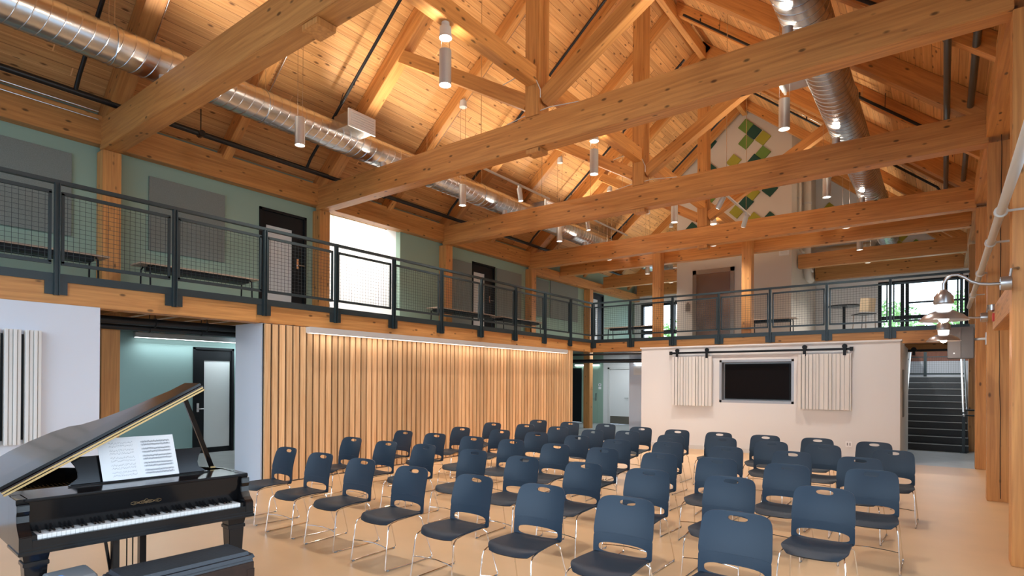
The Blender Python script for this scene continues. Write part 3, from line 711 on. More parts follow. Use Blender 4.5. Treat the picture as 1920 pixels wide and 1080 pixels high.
# white fins panel on the left white wall
t = thing('fin_panel', 'white ribbed acoustic fins over dark strips on the left white wall', 'acoustic panel', (XS, 2.15, .92))
mb = MB()
for y0 in (-.16, -.35, -.54): mb.box(.001, .015, y0-.05, y0+.05, .05, 1.30)
mb.build('dark_backing', 'black_frame', t)
mb = MB()
for gy in (-.145, -.335, -.525, -.715):
    mb.box(.001, .07, gy, gy+.155, 0, 1.35)
    for k in range(4): y = gy+k*.040; mb.box(.07, .10 if k % 2 == 0 else .088, y, y+.031, 0, 1.35)
mb.build('fins', 'felt_white', t, bevel=.003)

# ------------------------------------------------------------------ ducts
def duct(name, lab, pts, r, extras=()):
    t = thing(name, lab, 'duct')
    mb = MB(); mb.tube(pts, r, 36, cap=True); mb.build('duct_tube', 'galv', t, smooth=True)
    mb = MB(); a, b = Vector(pts[0]), Vector(pts[1]); L = (b-a).length; d = (b-a).normalized()
    n = int(L/.15)
    for k in range(n):
        s = k*.15; ax = d.orthogonal().normalized(); bx = d.cross(ax); ring = []
        for j in range(28):
            an = 2*math.pi*j/28; sk = .07*math.cos(an)
            ring.append(a+d*(s+.1+sk)+(ax*math.cos(an)+bx*math.sin(an))*(r+.002))
        mb.tube(ring, .005, 5, closed=True)
    mb.build('spiral_seam', 'galv', t, smooth=True)
    return t
tL = duct('spiral_duct', 'long round galvanised duct along the left roof slope', [(-8.8, Y0+.1, 6.1), (-8.8, 20.6, 6.1), (-8.75, 21.2, 6.1), (-8.45, 21.6, 6.1), (-7.9, 21.75, 6.1), (-7.1, 21.75, 6.1)], .25)
tR = duct('spiral_duct', 'large round galvanised duct along the right roof slope', [(-1.35, Y0+.1, 6.23), (-1.35, 20.9, 6.1), (-1.42, 21.35, 6.05), (-1.7, 21.65, 6.02), (-2.2, 21.75, 6.0), (-3.64, 21.75, 6.0)], .27)
def drop(parent, y, x, z, s):
    mb = MB(); mb.box(x, x+s*.42, y-.26, y+.26, z-.12, z+.12); g = mb.build('register_boot', 'galv', parent)
    mb = MB(); mb.box(x+s*.42, x+s*.45, y-.29, y+.29, z-.15, z+.15); 
    for k in range(6): mb.box(x+s*.44, x+s*.47, y-.25, y+.25, z-.12+k*.042, z-.105+k*.042)
    mb.build('grille', 'paint_white', g)
for y in (6.5, 12.6, 18.0): drop(tL, y, -8.62, 6.22, 1)
for y in (1.0, 9.2, 13.6, 17.8): drop(tR, y, -1.5, 6.22, -1)
for par, x, z, r in ((tL, -8.8, 6.1, .25), (tR, -1.35, 6.2, .27)):
    for y in (1.3, 2.9, 5.0, 8.8, 10.4, 12.7, 16.5, 19.9):
        mb = MB()
        ring = [(x+(r+.006)*math.cos(a*math.pi/14), y, z+(r+.006)*math.sin(a*math.pi/14)) for a in range(28)]
        mb.tube(ring, .008, 5, closed=True)
        mb.tube([(x-.1, y, z+r), (x-.1, y, deckz(x-.1)+.02)], .004, 5); mb.tube([(x+.1, y, z+r), (x+.1, y, deckz(x+.1)+.02)], .004, 5)
        mb.build('hanger', 'galv', par)
# sprinkler pipes
t = thing('sprinkler_main', 'black sprinkler pipe running along the left eave', 'pipe')
mb = MB(); mb.tube([(-10.0, Y0, 5.82), (-10.0, 21, 5.82)], .045, 12); mb.build('main_pipe', 'pipe_black', t, smooth=True)
for y in (2.85, 6.6, 10.6, 14.2, 17.8):
    x0, x1 = -10.0, RX-.3
    mb = MB(); mb.tube([(x0, y, 5.82), (x0+.15, y, deckz(x0+.15)-.36), (x1, y, deckz(x1)-.36)], .028, 10)
    for k in range(3):
        xk = x0+1.0+k*1.6; mb.tube([(xk, y, deckz(xk)-.36), (xk, y+.12, deckz(xk)+.02)], .006, 6)
        mb.tube([(xk+.5, y, deckz(xk+.5)-.36), (xk+.45, y, deckz(xk+.5)-.46)], .014, 8)
    o = mb.build('sprinkler_branch', 'pipe_black', smooth=True); tag(o, 'black sprinkler branch climbing the left roof slope, %s from the camera end' % ORD[(2.85, 6.6, 10.6, 14.2, 17.8).index(y)], 'pipe', 'sprinkler branches')
for y in (4.6, 8.6, 12.2, 15.8):
    mb = MB(); mb.tube([(-10.0, y, 5.86), (-10.0, y, 6.25)], .008, 6); mb.tube([(-10.06, y, 5.82), (-9.94, y, 5.82)], .055, 10); mb.build('clevis_hanger', 'pipe_black', t)
for x, z, lab in ((.03, 5.84, 'grey sprinkler main pipe high on the right, inner of two'), (.31, 5.80, 'grey sprinkler main pipe high on the right, outer of two')):
    t = thing('sprinkler_main', lab, 'pipe', group='twin pipes on the right')
    mb = MB(); mb.tube([(x, 1, z), (x, 17.4 if x > .2 else 18.6, z)], .042, 12); mb.build('main_pipe', 'pipe_grey', t, smooth=True)
    for y in (5.2, 8.3, 12.2):
        mb = MB(); mb.tube([(x, y-.03, z), (x, y+.03, z)], .055, 12); mb.tube([(x-.09, y, z), (x+.09, y, z)], .014, 8); mb.build('coupling', 'pipe_black', t)
    if x < .2:
        for y in (5.35, 8.75, 12.5, 16.0):
            xa, xb = x, RX+.3
            mb = MB(); mb.tube([(xa, y, z), (xa-.15, y, deckz(xa-.15)-.33), (xb, y, deckz(xb)-.33)], .026, 10)
            for k in range(3): xk = xa-.9-k*1.5; mb.tube([(xk, y, deckz(xk)-.33), (xk, y+.1, deckz(xk)+.02)], .006, 6); mb.tube([(xk-.4, y, deckz(xk-.4)-.33), (xk-.4, y, deckz(xk-.4)-.24)], .016, 8)
            o = mb.build('sprinkler_branch', 'pipe_black', smooth=True); tag(o, 'black sprinkler branch climbing the right roof slope, %s from the camera end' % ORD[(5.35, 8.75, 12.5, 16.0).index(y)], 'pipe', 'sprinkler branches')
# conduits along rafters
for i, (y, s) in enumerate(((3.62, -1), (5.44, -1), (9.24, -1), (13.04, -1), (7.45, -1), (9.24, 1), (13.04, 1), (16.55, 1), (5.44, 1))):
    xa = -9.6 if s < 0 else -.3; xb = RX+s*.2
    mb = MB(); mb.tube([(xa, y, deckz(xa)-.10), (xb, y, deckz(xb)-.10)], .010, 8); o = mb.build('conduit', 'galv', smooth=True)
    tag(o, 'thin conduit along a %s slope rafter, %s' % (('left' if s < 0 else 'right'), ['beside the truss above the piano', 'above the left pendant', 'toward the middle of the hall', 'over the back rows', 'beside the second truss', 'right of the ridge over mid hall', 'right of the ridge over the back rows', 'nearest the tower', 'nearest the camera'][i]), 'conduit', 'roof conduits')
for k, (x, z) in enumerate(((-10.2, 5.60), (-10.2, 5.72))):
    mb = MB(); mb.tube([(x, Y0, z), (x, 3.2, z)], .012, 8); o = mb.build('conduit', 'galv', smooth=True); tag(o, 'thin bright conduit along the left eave before the first post, %s' % ('lower' if k == 0 else 'upper'), 'conduit')
# under-balcony pipes
for k, (x, z, r) in enumerate(((-9.95, 2.58, .06), (-10.15, 2.50, .05))):
    t = thing('drain_pipe', 'black pipe under the left balcony, %s of the two above the corridor opening' % ('front' if k == 0 else 'rear'), 'pipe', group='pipes under the balcony')
    mb = MB(); mb.tube([(x, 2.0, z), (x, 6.6, z)], r, 12); mb.build('pipe_run', 'pipe_black', t, smooth=True)
    mb = MB()
    for y in (3.0, 3.9, 4.7): mb.tube([(x+r*1.15*math.cos(a*.5), y, z+r*1.15*math.sin(a*.5)) for a in range(12)], .009, 6, closed=True); mb.tube([(x, y, z+r), (x, y, 2.9)], .006, 6)
    mb.build('hanger', 'pipe_black', t)
t = thing('drain_pipe', 'black pipes under the far balcony corner', 'pipe')
mb = MB(); mb.tube([(-9.7, 14.0, 2.35), (-9.7, 16.2, 2.35), (-7.2, 16.9, 2.35)], .06, 12); mb.build('lower_pipe', 'pipe_black', t, smooth=True)
mb = MB(); mb.tube([(-9.4, 15.2, 2.50), (-6.6, 15.2, 2.50)], .03, 10); mb.build('upper_pipe', 'pipe_black', t, smooth=True)

# tower side pipes
for k, (y, r, z0, z1, x) in enumerate(((20.3, .11, 5.0, 8.75, -3.48), (19.5, .04, 5.75, 8.75, -3.56), (21.0, .045, 5.4, 8.75, -3.55))):
    t = thing('riser_pipe', '%s on the right side of the white tower' % ['thick cream vertical pipe with an elbow', 'slim cream vertical pipe nearest the camera', 'slim cream vertical pipe behind the thick one'][k], 'pipe', group='tower riser pipes')
    mb = MB(); mb.tube([(x, y, z1), (x, y, z0+.2), (x+.03, y+.08, z0+.04), (x+.06, y+.3, z0)], r, 16); mb.build('pipe_run', 'paint_cream', t, smooth=True)
    mb = MB(); 
    for z in (6.2, 7.4): mb.tube([(x, y, z-.03), (x, y, z+.03)], r*1.1, 16); mb.bar((x, y, z), (-3.619, y, z), .03, .03)
    mb.build('clamp', 'alu', t, smooth=True)

# ------------------------------------------------------------------ pendants
def pendant(x, y, first=[None], lab=''):
    zc = 5.57
    hz = 6.13 if abs(x-RX) < .1 else deckz(x)-.26
    t = thing('pendant_light', lab, 'pendant light', (x, y, zc), group='cylinder pendant lights')
    mb = MB(); mb.lathe((0, 0, 0), [(.066, -.18), (.075, -.215), (.075, .215), (.02, .216)], 28); mb.build('cylinder_shade', 'alu', t, smooth=True)
    mb = MB(); mb.lathe((0, 0, -.19), [(.001, 0), (.064, 0), (.064, .004), (.001, .004)], 24); mb.build('lamp_lens', 'lamp_glow', t)
    top = hz-zc
    mb = MB(); mb.lathe((0, 0, 0), [(.05, top), (.05, top-.04), (.072, top-.06), (.072, top-.15), (.078, top-.155), (.078, top-.19), (.06, top-.20)], 24); mb.build('canopy', 'alu_white', t, smooth=True)
    mb = MB()
    for s in (-1, 1): mb.tube([(s*.068, 0, top-.17), (s*.068, 0, .2)], .004, 6)
    mb.build('cable', 'galv', t)
    light('pendant_down', 'SPOT', (x, y, zc-.20), 250 if y < 15 else 300, NEUT, size=.045, to=(x, y, 0), spot=R(128), blend=.9)
    light('added_roof_spot', 'SPOT', (x, y, zc+.30), 40, WARM, size=.08, to=(x, y, 20), spot=R(150), blend=.9)  # upward spot added above the shade to brighten the roof boards
rows = {5.2: 'nearest the camera', 9.0: 'in the second row', 12.8: 'in the third row', 15.6: 'over the balcony edge', 18.4: 'beside the tower', 20.5: 'at the far gable'}
cols = {-8.05: 'under the left duct side', -4.95: 'under the ridge', -1.85: 'beside the right duct'}
for y in rows:
    for x in cols:
        if y > 17 and abs(x-RX) < .1: continue
        pendant(x, y, lab='aluminium cylinder pendant light %s, %s' % (cols[x], rows[y]))
# track lights
def track(x, y0, y1, z, heads, lab):
    t = thing('track_light', lab, 'track light', (x, y0, z), group='track lights')
    mb = MB(); mb.box(-.02, .02, 0, y1-y0, -.015, .015); mb.build('track', 'alu', t)
    mb = MB()
    for y in (.3, y1-y0-.3): mb.tube([(0, y, 0), (0, y, deckz(x)-z)], .006, 6)
    mb.build('stem', 'galv', t)
    for hy, aim in heads:
        mb = MB(); d = Vector(aim).normalized(); p = Vector((0, hy, -.10)); mb.tube([p-d*.03, p+d*.22], .05, 18); mb.box(-.02, .02, hy-.03, hy+.03, -.1, 0); h = mb.build('spot_head', 'alu', t, smooth=True)
        mb = MB(); mb.tube([p+d*.215, p+d*.223], .042, 16); mb.build('lens', 'lamp_glow', h)
        light('track_spot', 'SPOT', Vector((x, y0, z))+p+d*.25, 60, NEUT, size=.04, to=Vector((x, y0, z))+p+d*3, spot=R(70))
track(-6.8, 7.8, 10.4, 5.62, [(1.5, (.1, .1, -1))], 'metal track with one spot head left of the second truss')
track(-6.8, 11.9, 14.2, 5.62, [(.15, (.1, .1, -1))], 'metal track with one spot head left of the third truss')
track(-3.4, 11.2, 13.2, 5.35, [(.1, (-.6, .3, -.8)), (1.7, (-.4, .4, -.9))], 'metal track with two tilted spot heads right of the ridge')
# warm uplights added on the tie beams to brighten the boarded roof
for y in TY[1:]:
    for s in (-1, 1):
        t = thing('uplight', 'added canister uplight on the tie beam %s, %s side' % (pl[TY.index(y)], 'left' if s < 0 else 'right'), 'light fitting', (RX+s*3.5, y, TT+.002), group='added tie beam uplights')
        mb = MB(); mb.lathe((0, 0, 0), [(.05, 0), (.06, .02), (.06, .12), (.05, .121)], 18); mb.build('canister', 'alu', t, smooth=True)
        for dy in (-1, 1):
            light('added_uplight_lamp', 'SPOT', (RX+s*3.5, y+dy*.16, TT+.2), 125, WARM, size=.08, to=(RX+s*.9, y+dy*2.0, 9.0), spot=R(150), blend=1)

for y, lab in ((7.21, 'white cable looping around the second king post'), (10.96, 'white cable looping around the third king post')):
    mb = MB(); mb.tube([(RX-.55, y-.14, 6.30), (RX-.3, y-.16, 6.32), (RX-.05, y-.16, 6.28), (RX+.10, y-.16, 6.16), (RX+.16, y-.15, 6.02), (RX+.16, y-.145, 5.9)], .007, 8)
    o = mb.build('cable', 'paint_trim', smooth=True); tag(o, lab, 'cable')
    mb = MB(); mb.tube([(RX-.5, y-.10, TT+.01), (RX-.2, y-.1, TT+.05), (RX+.3, y-.1, TT+.07), (RX+.8, y-.1, TT+.01)], .007, 8)
    o = mb.build('cable', 'paint_trim', smooth=True); tag(o, lab.replace('looping around', 'lying on the tie beam by'), 'cable')

# ------------------------------------------------------------------ right side: lamps, speaker, pipe
def gooseneck(loc, sc, armx, lab, mz):
    t = thing('gooseneck_lamp', lab, 'wall lamp', loc, group='gooseneck lamps')
    mb = MB(); mb.lathe((0, 0, 0), [(.03*sc, .27*sc), (.035*sc, .26*sc), (.06*sc, .235*sc), (.085*sc, .20*sc), (.09*sc, .13*sc), (.075*sc, .115*sc)], 30); mb.build('lamp_cap', 'nickel', t, smooth=True)
    mb = MB(); mb.lathe((0, 0, 0), [(.072*sc, .115*sc), (.066*sc, .05*sc)], 24); mb.build('glass_collar', 'fresnel_glass', t, smooth=True)
    mb = MB(); mb.lathe((0, 0, 0), [(.068*sc, .05*sc), (.11*sc, .035*sc), (.17*sc, .005*sc), (.215*sc, -.045*sc), (.22*sc, -.055*sc), (.21*sc, -.052*sc), (.16*sc, -.008*sc), (.06*sc, .02*sc)], 36); mb.build('lamp_shade', 'nickel', t, smooth=True)
    mb = MB(); mb.lathe((0, 0, -.03*sc), [(.001, -.05*sc), (.035*sc, -.035*sc), (.05*sc, 0), (.035*sc, .035*sc), (.015*sc, .06*sc)], 20); mb.build('bulb', 'bulb_glow', t, smooth=True)
    pts = [(0, 0, .24), (0, 0, .31), (.02, 0, .355), (.06, 0, .385), (.11, 0, .385), (.16, 0, .355), (.21, 0, .31), (.27, 0, .282), (.34, 0, .272), (armx-.07, 0, mz)]
    mb = MB(); mb.tube(pts, .016*sc, 12); mb.build('gooseneck_arm', 'nickel', t, smooth=True)
    mb = MB(); mb.lathe((armx-.06, 0, mz), [(.065*sc, -.02), (.07*sc, 0), (.07*sc, .06), (.05*sc, .065)], 20, axis='x'); mb.build('junction_box', 'nickel', t, smooth=True)
    mb = MB(); mb.tube([(armx-.02, 0, mz-.02), (armx+.0, 0, mz+.13), (armx+.05, .05, mz+.14), (armx+.06, .28, mz+.14)], .012, 8); mb.build('conduit_elbow', 'nickel', t, smooth=True)
    light('gooseneck_glow', 'POINT', (loc[0], loc[1], loc[2]-.14), 4, NEUT, size=.05)
gooseneck((.0, 7.0, 2.36), .92, .50, 'large nickel gooseneck barn lamp on the nearest right post', .27)
gooseneck((.0, 10.56, 2.37), .96, .50, 'farther nickel gooseneck barn lamp hanging just below the first', .27)
t = thing('wall_speaker', 'grey box speaker bracketed to the cracked post', 'speaker', (.21, 11.22, 2.32))
mb = MB(); mb.box(-.16, .16, -.14, .14, -.24, .24); mb.build('cabinet', 'speaker_grey', t, bevel=.01)
mb = MB(); mb.box(-.15, .0, -.150, -.14, -.23, .23); mb.build('grille', 'speaker_light', t)
mb = MB(); mb.box(-.09, -.07, -.154, -.148, -.17, -.15); mb.build('logo', 'paper', t)
mb = MB(); mb.tube([(.16, -.05, .05), (.32, -.12, .05)], .02, 8); mb.box(.29, .325, -.2, -.04, -.04, .14); mb.build('bracket', 'alu', t)
t = thing('roof_drain_pipe', 'sloping-looking white pipe along the right posts under the eave', 'pipe')
mb = MB(); mb.tube([(.43, 4.5, 3.32), (.43, 15.6, 3.32)], .038, 16); mb.build('pipe_run', 'paint_trim', t, smooth=True)
for y in (7.1, 8.6, 10.9, 13.5): mb = MB(); mb.tube([(.43, y-.02, 3.32), (.43, y+.02, 3.32)], .055, 14); mb.bar((.43, y, 3.32), (.6, y, 3.32), .03, .02); mb.build('pipe_strap', 'paint_trim', t, smooth=True)
b = timber('blocking_beam', (.64, 7.4, 2.55), (.64, 9.9, 2.55), .24, .30); tag(b, 'short timber blocking beam between the two nearest right posts', 'beam')
t = thing('fire_strobe', 'small red alarm device with a silver strobe by the right posts', 'alarm', (.50, 9.6, 2.6))
mb = MB(); mb.box(0, .03, -.06, .06, -.1, .0); mb.build('base_plate', 'red', t); mb = MB(); mb.lathe((0, 0, .07), [(.001, -.05), (.05, -.03), (.05, .04), (.001, .05)], 16); mb.build('strobe', 'nickel', t, smooth=True)
mb = MB(); mb.box(.80, .84, 10.9, 12.6, 0, 2.75); o = mb.build('sliding_door', 'black_frame', bevel=.003); tag(o, 'edge of a black sliding door behind the cracked post', 'door')

# ------------------------------------------------------------------ chairs
def shell_grid(fn, inside, nu, nv, thick):
    """grid surface with faces kept where inside(u,v)"""
    bm = bmesh.new(); V = {}
    for i in range(nu+1):
        for j in range(nv+1): V[i, j] = bm.verts.new(fn(i/nu, j/nv))
    for i in range(nu):
        for j in range(nv):
            if inside((i+.5)/nu, (j+.5)/nv): bm.faces.new((V[i, j], V[i+1, j], V[i+1, j+1], V[i, j+1]))
    bmesh.ops.delete(bm, geom=[v for v in bm.verts if not v.link_faces], context='VERTS')
    return bm
def sring(cx, cz, a, b, n, e=2.0, ph=0):
    out = []
    for k in range(n):
        t = 2*math.pi*k/n+ph; c, s = math.cos(t), math.sin(t)
        out.append((cx+a*abs(c)**(2/e)*(1 if c >= 0 else -1), cz+b*abs(s)**(2/e)*(1 if s >= 0 else -1)))
    return out
def back_y(x, z):
    t = (z-.44)/.40
    y = .215+.10*t+.06*(1-t)**2*0-.02*math.sin(max(0, min(1, t))*math.pi)*1.0
    return y+.045*-(abs(x)/.23)**2*(.5+.5*t)*.9
def plate(rings, yf, thick):
    """stack of closed 2D rings (inner hole -> outer edge) swept to a thin curved plate with rounded rim"""
    bm = bmesh.new(); n = len(rings[0]); F = []; B = []
    for r in rings:
        F.append([bm.verts.new((x, yf(x, z)-thick/2, z)) for x, z in r]); B.append([bm.verts.new((x, yf(x, z)+thick/2, z)) for x, z in r])
    for L, flip in ((F, 0), (B, 1)):
        for P, Q in zip(L, L[1:]):
            for k in range(n):
                f = [P[k], P[(k+1) % n], Q[(k+1) % n], Q[k]]; bm.faces.new(f if flip else f[::-1])
    for A, D in ((F[0], B[0]), (F[-1], B[-1])):
        for k in range(n): bm.faces.new((A[k], A[(k+1) % n], D[(k+1) % n], D[k]))
    return bm
def make_chair():
    t = thing('stacking_chair', 'x', 'chair')
    # back panel: rings from the oval hand hole to the rounded-rectangle outline
    n = 56
    hole = sring(0, .803, .066, .019, n, 2.4)
    out = sring(0, .682, .232, .163, n, 5.5)
    rings = [[(a*(1-s)+c*s, b*(1-s)+d*s) for (a, b), (c, d) in zip(hole, out)] for s in (0, .06, .2, .4, .6, .8, .95, 1)]
    # taper to the top slightly
    rings = [[(x*(1-.05*max(0, (z-.6))/.25), z) for x, z in r] for r in rings]
    bm = plate(rings, back_y, .011)
    m = MB(); m.b.free(); m.b = bm; m.build('backrest', 'shell_blue', t, smooth=True)
    # yoke: rounded opening between back and seat
    inn = sring(0, .476, .192, .039, n, 3.2); ou = sring(0, .500, .2285, .082, n, 9)
    rings = [[(a*(1-s)+c*s, b*(1-s)+d*s) for (a, b), (c, d) in zip(inn, ou)] for s in (0, .25, .6, 1)]
    bm = plate(rings, back_y, .013)
    m = MB(); m.b.free(); m.b = bm; m.build('backrest_yoke', 'shell_blue', t, smooth=True)
    # seat
    def sf(u, v):
        a = (u-.5)*2; b = v                      # b 0 front .. 1 rear
        # superellipse width mapping
        w = .235*(1-.25*max(0, (.22-b)/.22)**2.2)*(1-.10*b)
        x = a*w
        y = -.245+.455*b + .03*abs(a)**3*(1 if b < .5 else -0)*(1-b)
        z = .445-.050*max(0, (.22-b)/.22)**2 - .016*math.sin(min(1, b*1.05)*math.pi)*(1-abs(a)**2) - .018*max(0, b-.5)
        z += .010*abs(a)**2*(b > .2)*(b-.2)
        return (x, y, z)
    bm = shell_grid(sf, lambda u, v: True, 16, 18, .01); bmesh.ops.recalc_face_normals(bm, faces=bm.faces)
    bmesh.ops.solidify(bm, geom=bm.faces[:], thickness=.012)
    m = MB(); m.b.free(); m.b = bm; m.build('seat', 'shell_seat', t, smooth=True)
    # chrome sled frame
    for s in (-1, 1):
        m = MB()
        pts = [(s*.17, .20, .418), (s*.2, -.1, .415), (s*.212, -.19, .405), (s*.220, -.222, .385), (s*.226, -.235, .34), (s*.238, -.275, .03), (s*.24, -.275, .012), (s*.241, -.262, .007),
               (s*.258, .27, .007), (s*.258, .288, .016), (s*.256, .283, .04), (s*.232, .19, .33), (s*.225, .175, .395), (s*.2, .16, .416)]
        m.tube(pts, .0056, 8); m.build('sled_leg', 'chrome', t, smooth=True)
        m = MB(); m.tube([(s*.24, -.262, .005), (s*.241, -.24, .005)], .009, 8); m.tube([(s*.257, .25, .005), (s*.257, .27, .005)], .009, 8); m.build('glide', 'grey_plastic', t)
    m = MB(); m.tube([(-.231, -.252, .20), (-.15, -.235, .205), (0, -.215, .207), (.15, -.235, .205), (.231, -.252, .20)], .0052, 8); m.build('crossbar', 'chrome', t, smooth=True)
    return t
rowsC = [
 [(-6.62, 4.15), (-5.79, 4.08), (-5.03, 4.06), (-4.19, 4.0), (-3.38, 3.99), (-2.63, 3.98), (-1.86, 3.94), (-1.08, 3.94)],
 [(-7.05, 5.49), (-6.23, 5.44), (-5.54, 5.49), (-4.64, 5.45), (-3.79, 5.32), (-3.02, 5.33), (-2.29, 5.32), (-1.54, 5.37), (-.78, 5.31)],
 [(-7.33, 6.77), (-6.55, 6.75), (-5.75, 6.73), (-5.01, 6.75), (-4.21, 6.67), (-3.5, 6.66), (-2.71, 6.61), (-2.03, 6.60), (-1.31, 6.58), (-.55, 6.67)],
 [(-7.09, 7.96), (-6.2, 7.98), (-5.42, 7.99), (-4.61, 7.91), (-3.82, 7.74), (-3.12, 7.9), (-2.3, 7.85), (-1.5, 7.82), (-.76, 7.7)],
 [(-7.37, 9.23), (-6.62, 9.33), (-5.77, 9.23), (-4.94, 9.02), (-4.36, 9.22), (-3.49, 8.95), (-2.73, 9.13), (-1.98, 8.97), (-1.32, 8.97), (-.5, 8.8)],
 [(-7.12, 10.54), (-6.26, 10.45), (-5.44, 10.46), (-4.55, 10.17), (-3.79, 10.04), (-3.06, 10.0), (-2.29, 9.95), (-1.54, 9.96), (-.8, 9.84)]]
rn = ['front row nearest the piano', 'second row', 'third row', 'fourth row', 'fifth row', 'back row by the screen wall']
ch0 = make_chair(); random.seed(21)
for ri, row in enumerate(rowsC):
    for ci, (x, y) in enumerate(row):
        lab = 'dark blue chair in the %s, %s from the slatted wall' % (rn[ri], ORD[ci])
        loc = (x, y-.30, 0); rz = R(random.uniform(-2.5, 2.5))
        if ri == 0 and ci == 0: ch0.location = loc; ch0.rotation_euler = (0, 0, rz); ch0['label'] = lab; ch0['group'] = 'audience chairs'
        else: dup(ch0, loc, rz, lab, 'audience chairs')

# ------------------------------------------------------------------ piano  (local x bass->treble, y into the case, z up)
PO = Vector((-4.393, .993, .0765)); PR = R(86.8); PW = 1.48; PS = (.955, .955, .955)
P = thing('grand_piano', 'old black grand piano with its lid propped open beside the chairs', 'piano', PO, PR); P.scale = PS
zb, zr = .60, .925
# case outline (top view)
def outline(off=0.0, y0=.30):
    pts = [(0+off, y0)]
    pts += [(0+off, 1.25)]
    for k in range(7):
        a = math.pi-k*math.pi/7; pts.append((.36+(.36-off)*math.cos(a), 1.25+(.38-off)*math.sin(a)))
    pts += [(.74-off, 1.22), (.84-off, 1.05), (1.0-off, .92), (1.2-off, .84), (1.36-off, .76), (1.45-off, .64), (PW-off, .50), (PW-off, y0)]
    return pts
mb = MB(); o_, i_ = outline(), outline(.035); n = len(o_)
for k in range(n-1):
    a, b, c, d = o_[k], o_[k+1], i_[k+1], i_[k]
    mb.quadbox([(*a, zb), (*b, zb), (*c, zb), (*d, zb), (*a, zr), (*b, zr), (*c, zr), (*d, zr)])
mb.build('rim', 'piano_black', P, bevel=.003)
mb = MB(); mb.prism(outline(.03), lambda x, y: (x, y, zb+.02), lambda x, y: (x, y, zb+.06)); mb.build('bottom_board', 'piano_black', P)
mb = MB(); mb.prism(outline(.05, .50), lambda x, y: (x, y, .76), lambda x, y: (x, y, .775)); pl_ = mb.build('iron_plate', 'gold', P)
mb = MB()
for k in range(44):
    x = .10+k*.028; ye = 1.5 if x < .6 else max(.7, 1.05-(x-.75)*.45); mb.bar((x, .55, .80), (x+.02, ye, .80), .003, .003)
mb.build('strings', 'gold', P)
mb = MB()
for k in range(60): x = .08+k*.022; mb.tube([(x, .53, .78), (x, .53, .83)], .004, 5)
mb.build('tuning_pins', 'chrome', P)
# arms (cheeks) with scroll
for x0, x1 in ((0, .065), (PW-.065, PW)):
    prof = [(-.0, .60), (0, .70), (.02, .72), (.05, .74), (.08, .78), (.085, .82), (.07, .85), (.075, .89), (.10, .90), (.10, .925), (.32, .925), (.32, .60)]
    mb = MB(); mb.prism(prof, lambda y, z: (x0, y, z), lambda y, z: (x1, y, z)); mb.build('arm', 'piano_black', P, bevel=.004)
# keybed, slip, fallboard, top
mb = MB(); mb.box(.065, PW-.065, 0, .32, .60, .665); mb.box(-.005, PW+.005, -.012, 1.2*0+.33, .585, .605); mb.box(.0, PW, -.006, .01, .612, .625); mb.build('keybed', 'piano_black', P, bevel=.003)
mb = MB(); mb.box(.065, PW-.065, .0, .022, .660, .672); mb.build('key_slip', 'piano_black', P, bevel=.002)
mb = MB(); mb.quadbox([(.065, .142, .704), (PW-.065, .142, .704), (PW-.065, .169, .704), (.065, .169, .704), (.065, .104, .905), (PW-.065, .104, .905), (PW-.065, .131, .905), (.065, .131, .905)]); fb = mb.build('fallboard', 'piano_black', P, bevel=.004)
mb = MB(); mb.box(.05, PW-.05, .088, .34, .905, .925); mb.box(.04, PW-.04, .078, .09, .908, .920); mb.build('front_top_strip', 'piano_black', P, bevel=.003)
mb = MB(); mb.box(.03, PW-.03, .34, .50, .905, .922); mb.build('music_shelf', 'piano_black', P, bevel=.003)
# emblem
mb = MB(); cx = PW*.50
def fbp(x, z): return Vector((x, .142-.038*(z-.704)/.201-.003, z))
for k in range(13):
    x = cx-.075+k*.0125; r = .007 if k % 2 else .005
    mb.tube([fbp(x+r*math.cos(a*.785), .80+r*math.sin(a*.785)) for a in range(8)], .0016, 5, closed=True)
for s in (-1, 1):
    mb.tube([fbp(cx+s*x, .80+.012*math.sin(x*60)) for x in (.0, .02, .04, .06, .08, .10)], .002, 5)
    mb.tube([fbp(cx+s*x, .80-.012*math.sin(x*60)) for x in (.0, .02, .04, .06, .08, .10)], .002, 5)
mb.tube([fbp(cx+.013*math.cos(a*.6), .805+.016*math.sin(a*.6)) for a in range(11)], .002, 5, closed=True)
mb.build('emblem', 'old_gold', fb)
# keys : 52 white, 36 black
kw = (PW-.19)/52; k0 = .095
mb = MB(); mb.box(.065, k0-.004, .025, .185, .665, .70); mb.box(PW-k0+.004, PW-.065, .025, .185, .665, .70); mb.build('key_block', 'piano_black', P)
wk = None
for i in range(52):
    mb = MB(); x = k0+i*kw; mb.box(x+.0007, x+kw-.0007, .026, .19, .672, .70); mb.build('white_key', 'ivory', P, bevel=.0012)
pat = [1, 0, 1, 1, 0, 1, 1]  # after A,B,C,D,E,F,G
for i in range(51):
    if pat[i % 7]:
        mb = MB(); x = k0+(i+1)*kw; mb.quadbox([(x-.0058, .077, .70), (x+.0058, .077, .70), (x+.0058, .19, .70), (x-.0058, .19, .70), (x-.0045, .086, .713), (x+.0045, .086, .713), (x+.0045, .19, .713), (x-.0045, .19, .713)]); mb.build('black_key', 'ebony', P)
# legs
for (x, y) in ((.10, .14), (PW-.10, .14), (.36, 1.40)):
    mb = MB(); mb.taper(x, y, .52, .60, .062, .075); mb.taper(x, y, .49, .52, .068, .068); mb.taper(x, y, -.03, .49, .036, .060); mb.taper(x, y, -.045, -.03, .045, .045)
    lg = mb.build('leg', 'piano_black', P, bevel=.004)
    mb = MB(); mb.lathe((x, y, -.058), [(.001, -.012), (.022, -.012), (.022, .012), (.001, .012)], 16, axis='x'); mb.box(x-.014, x+.014, y-.006, y+.006, -.058, -.04); mb.build('caster', 'gold', lg)
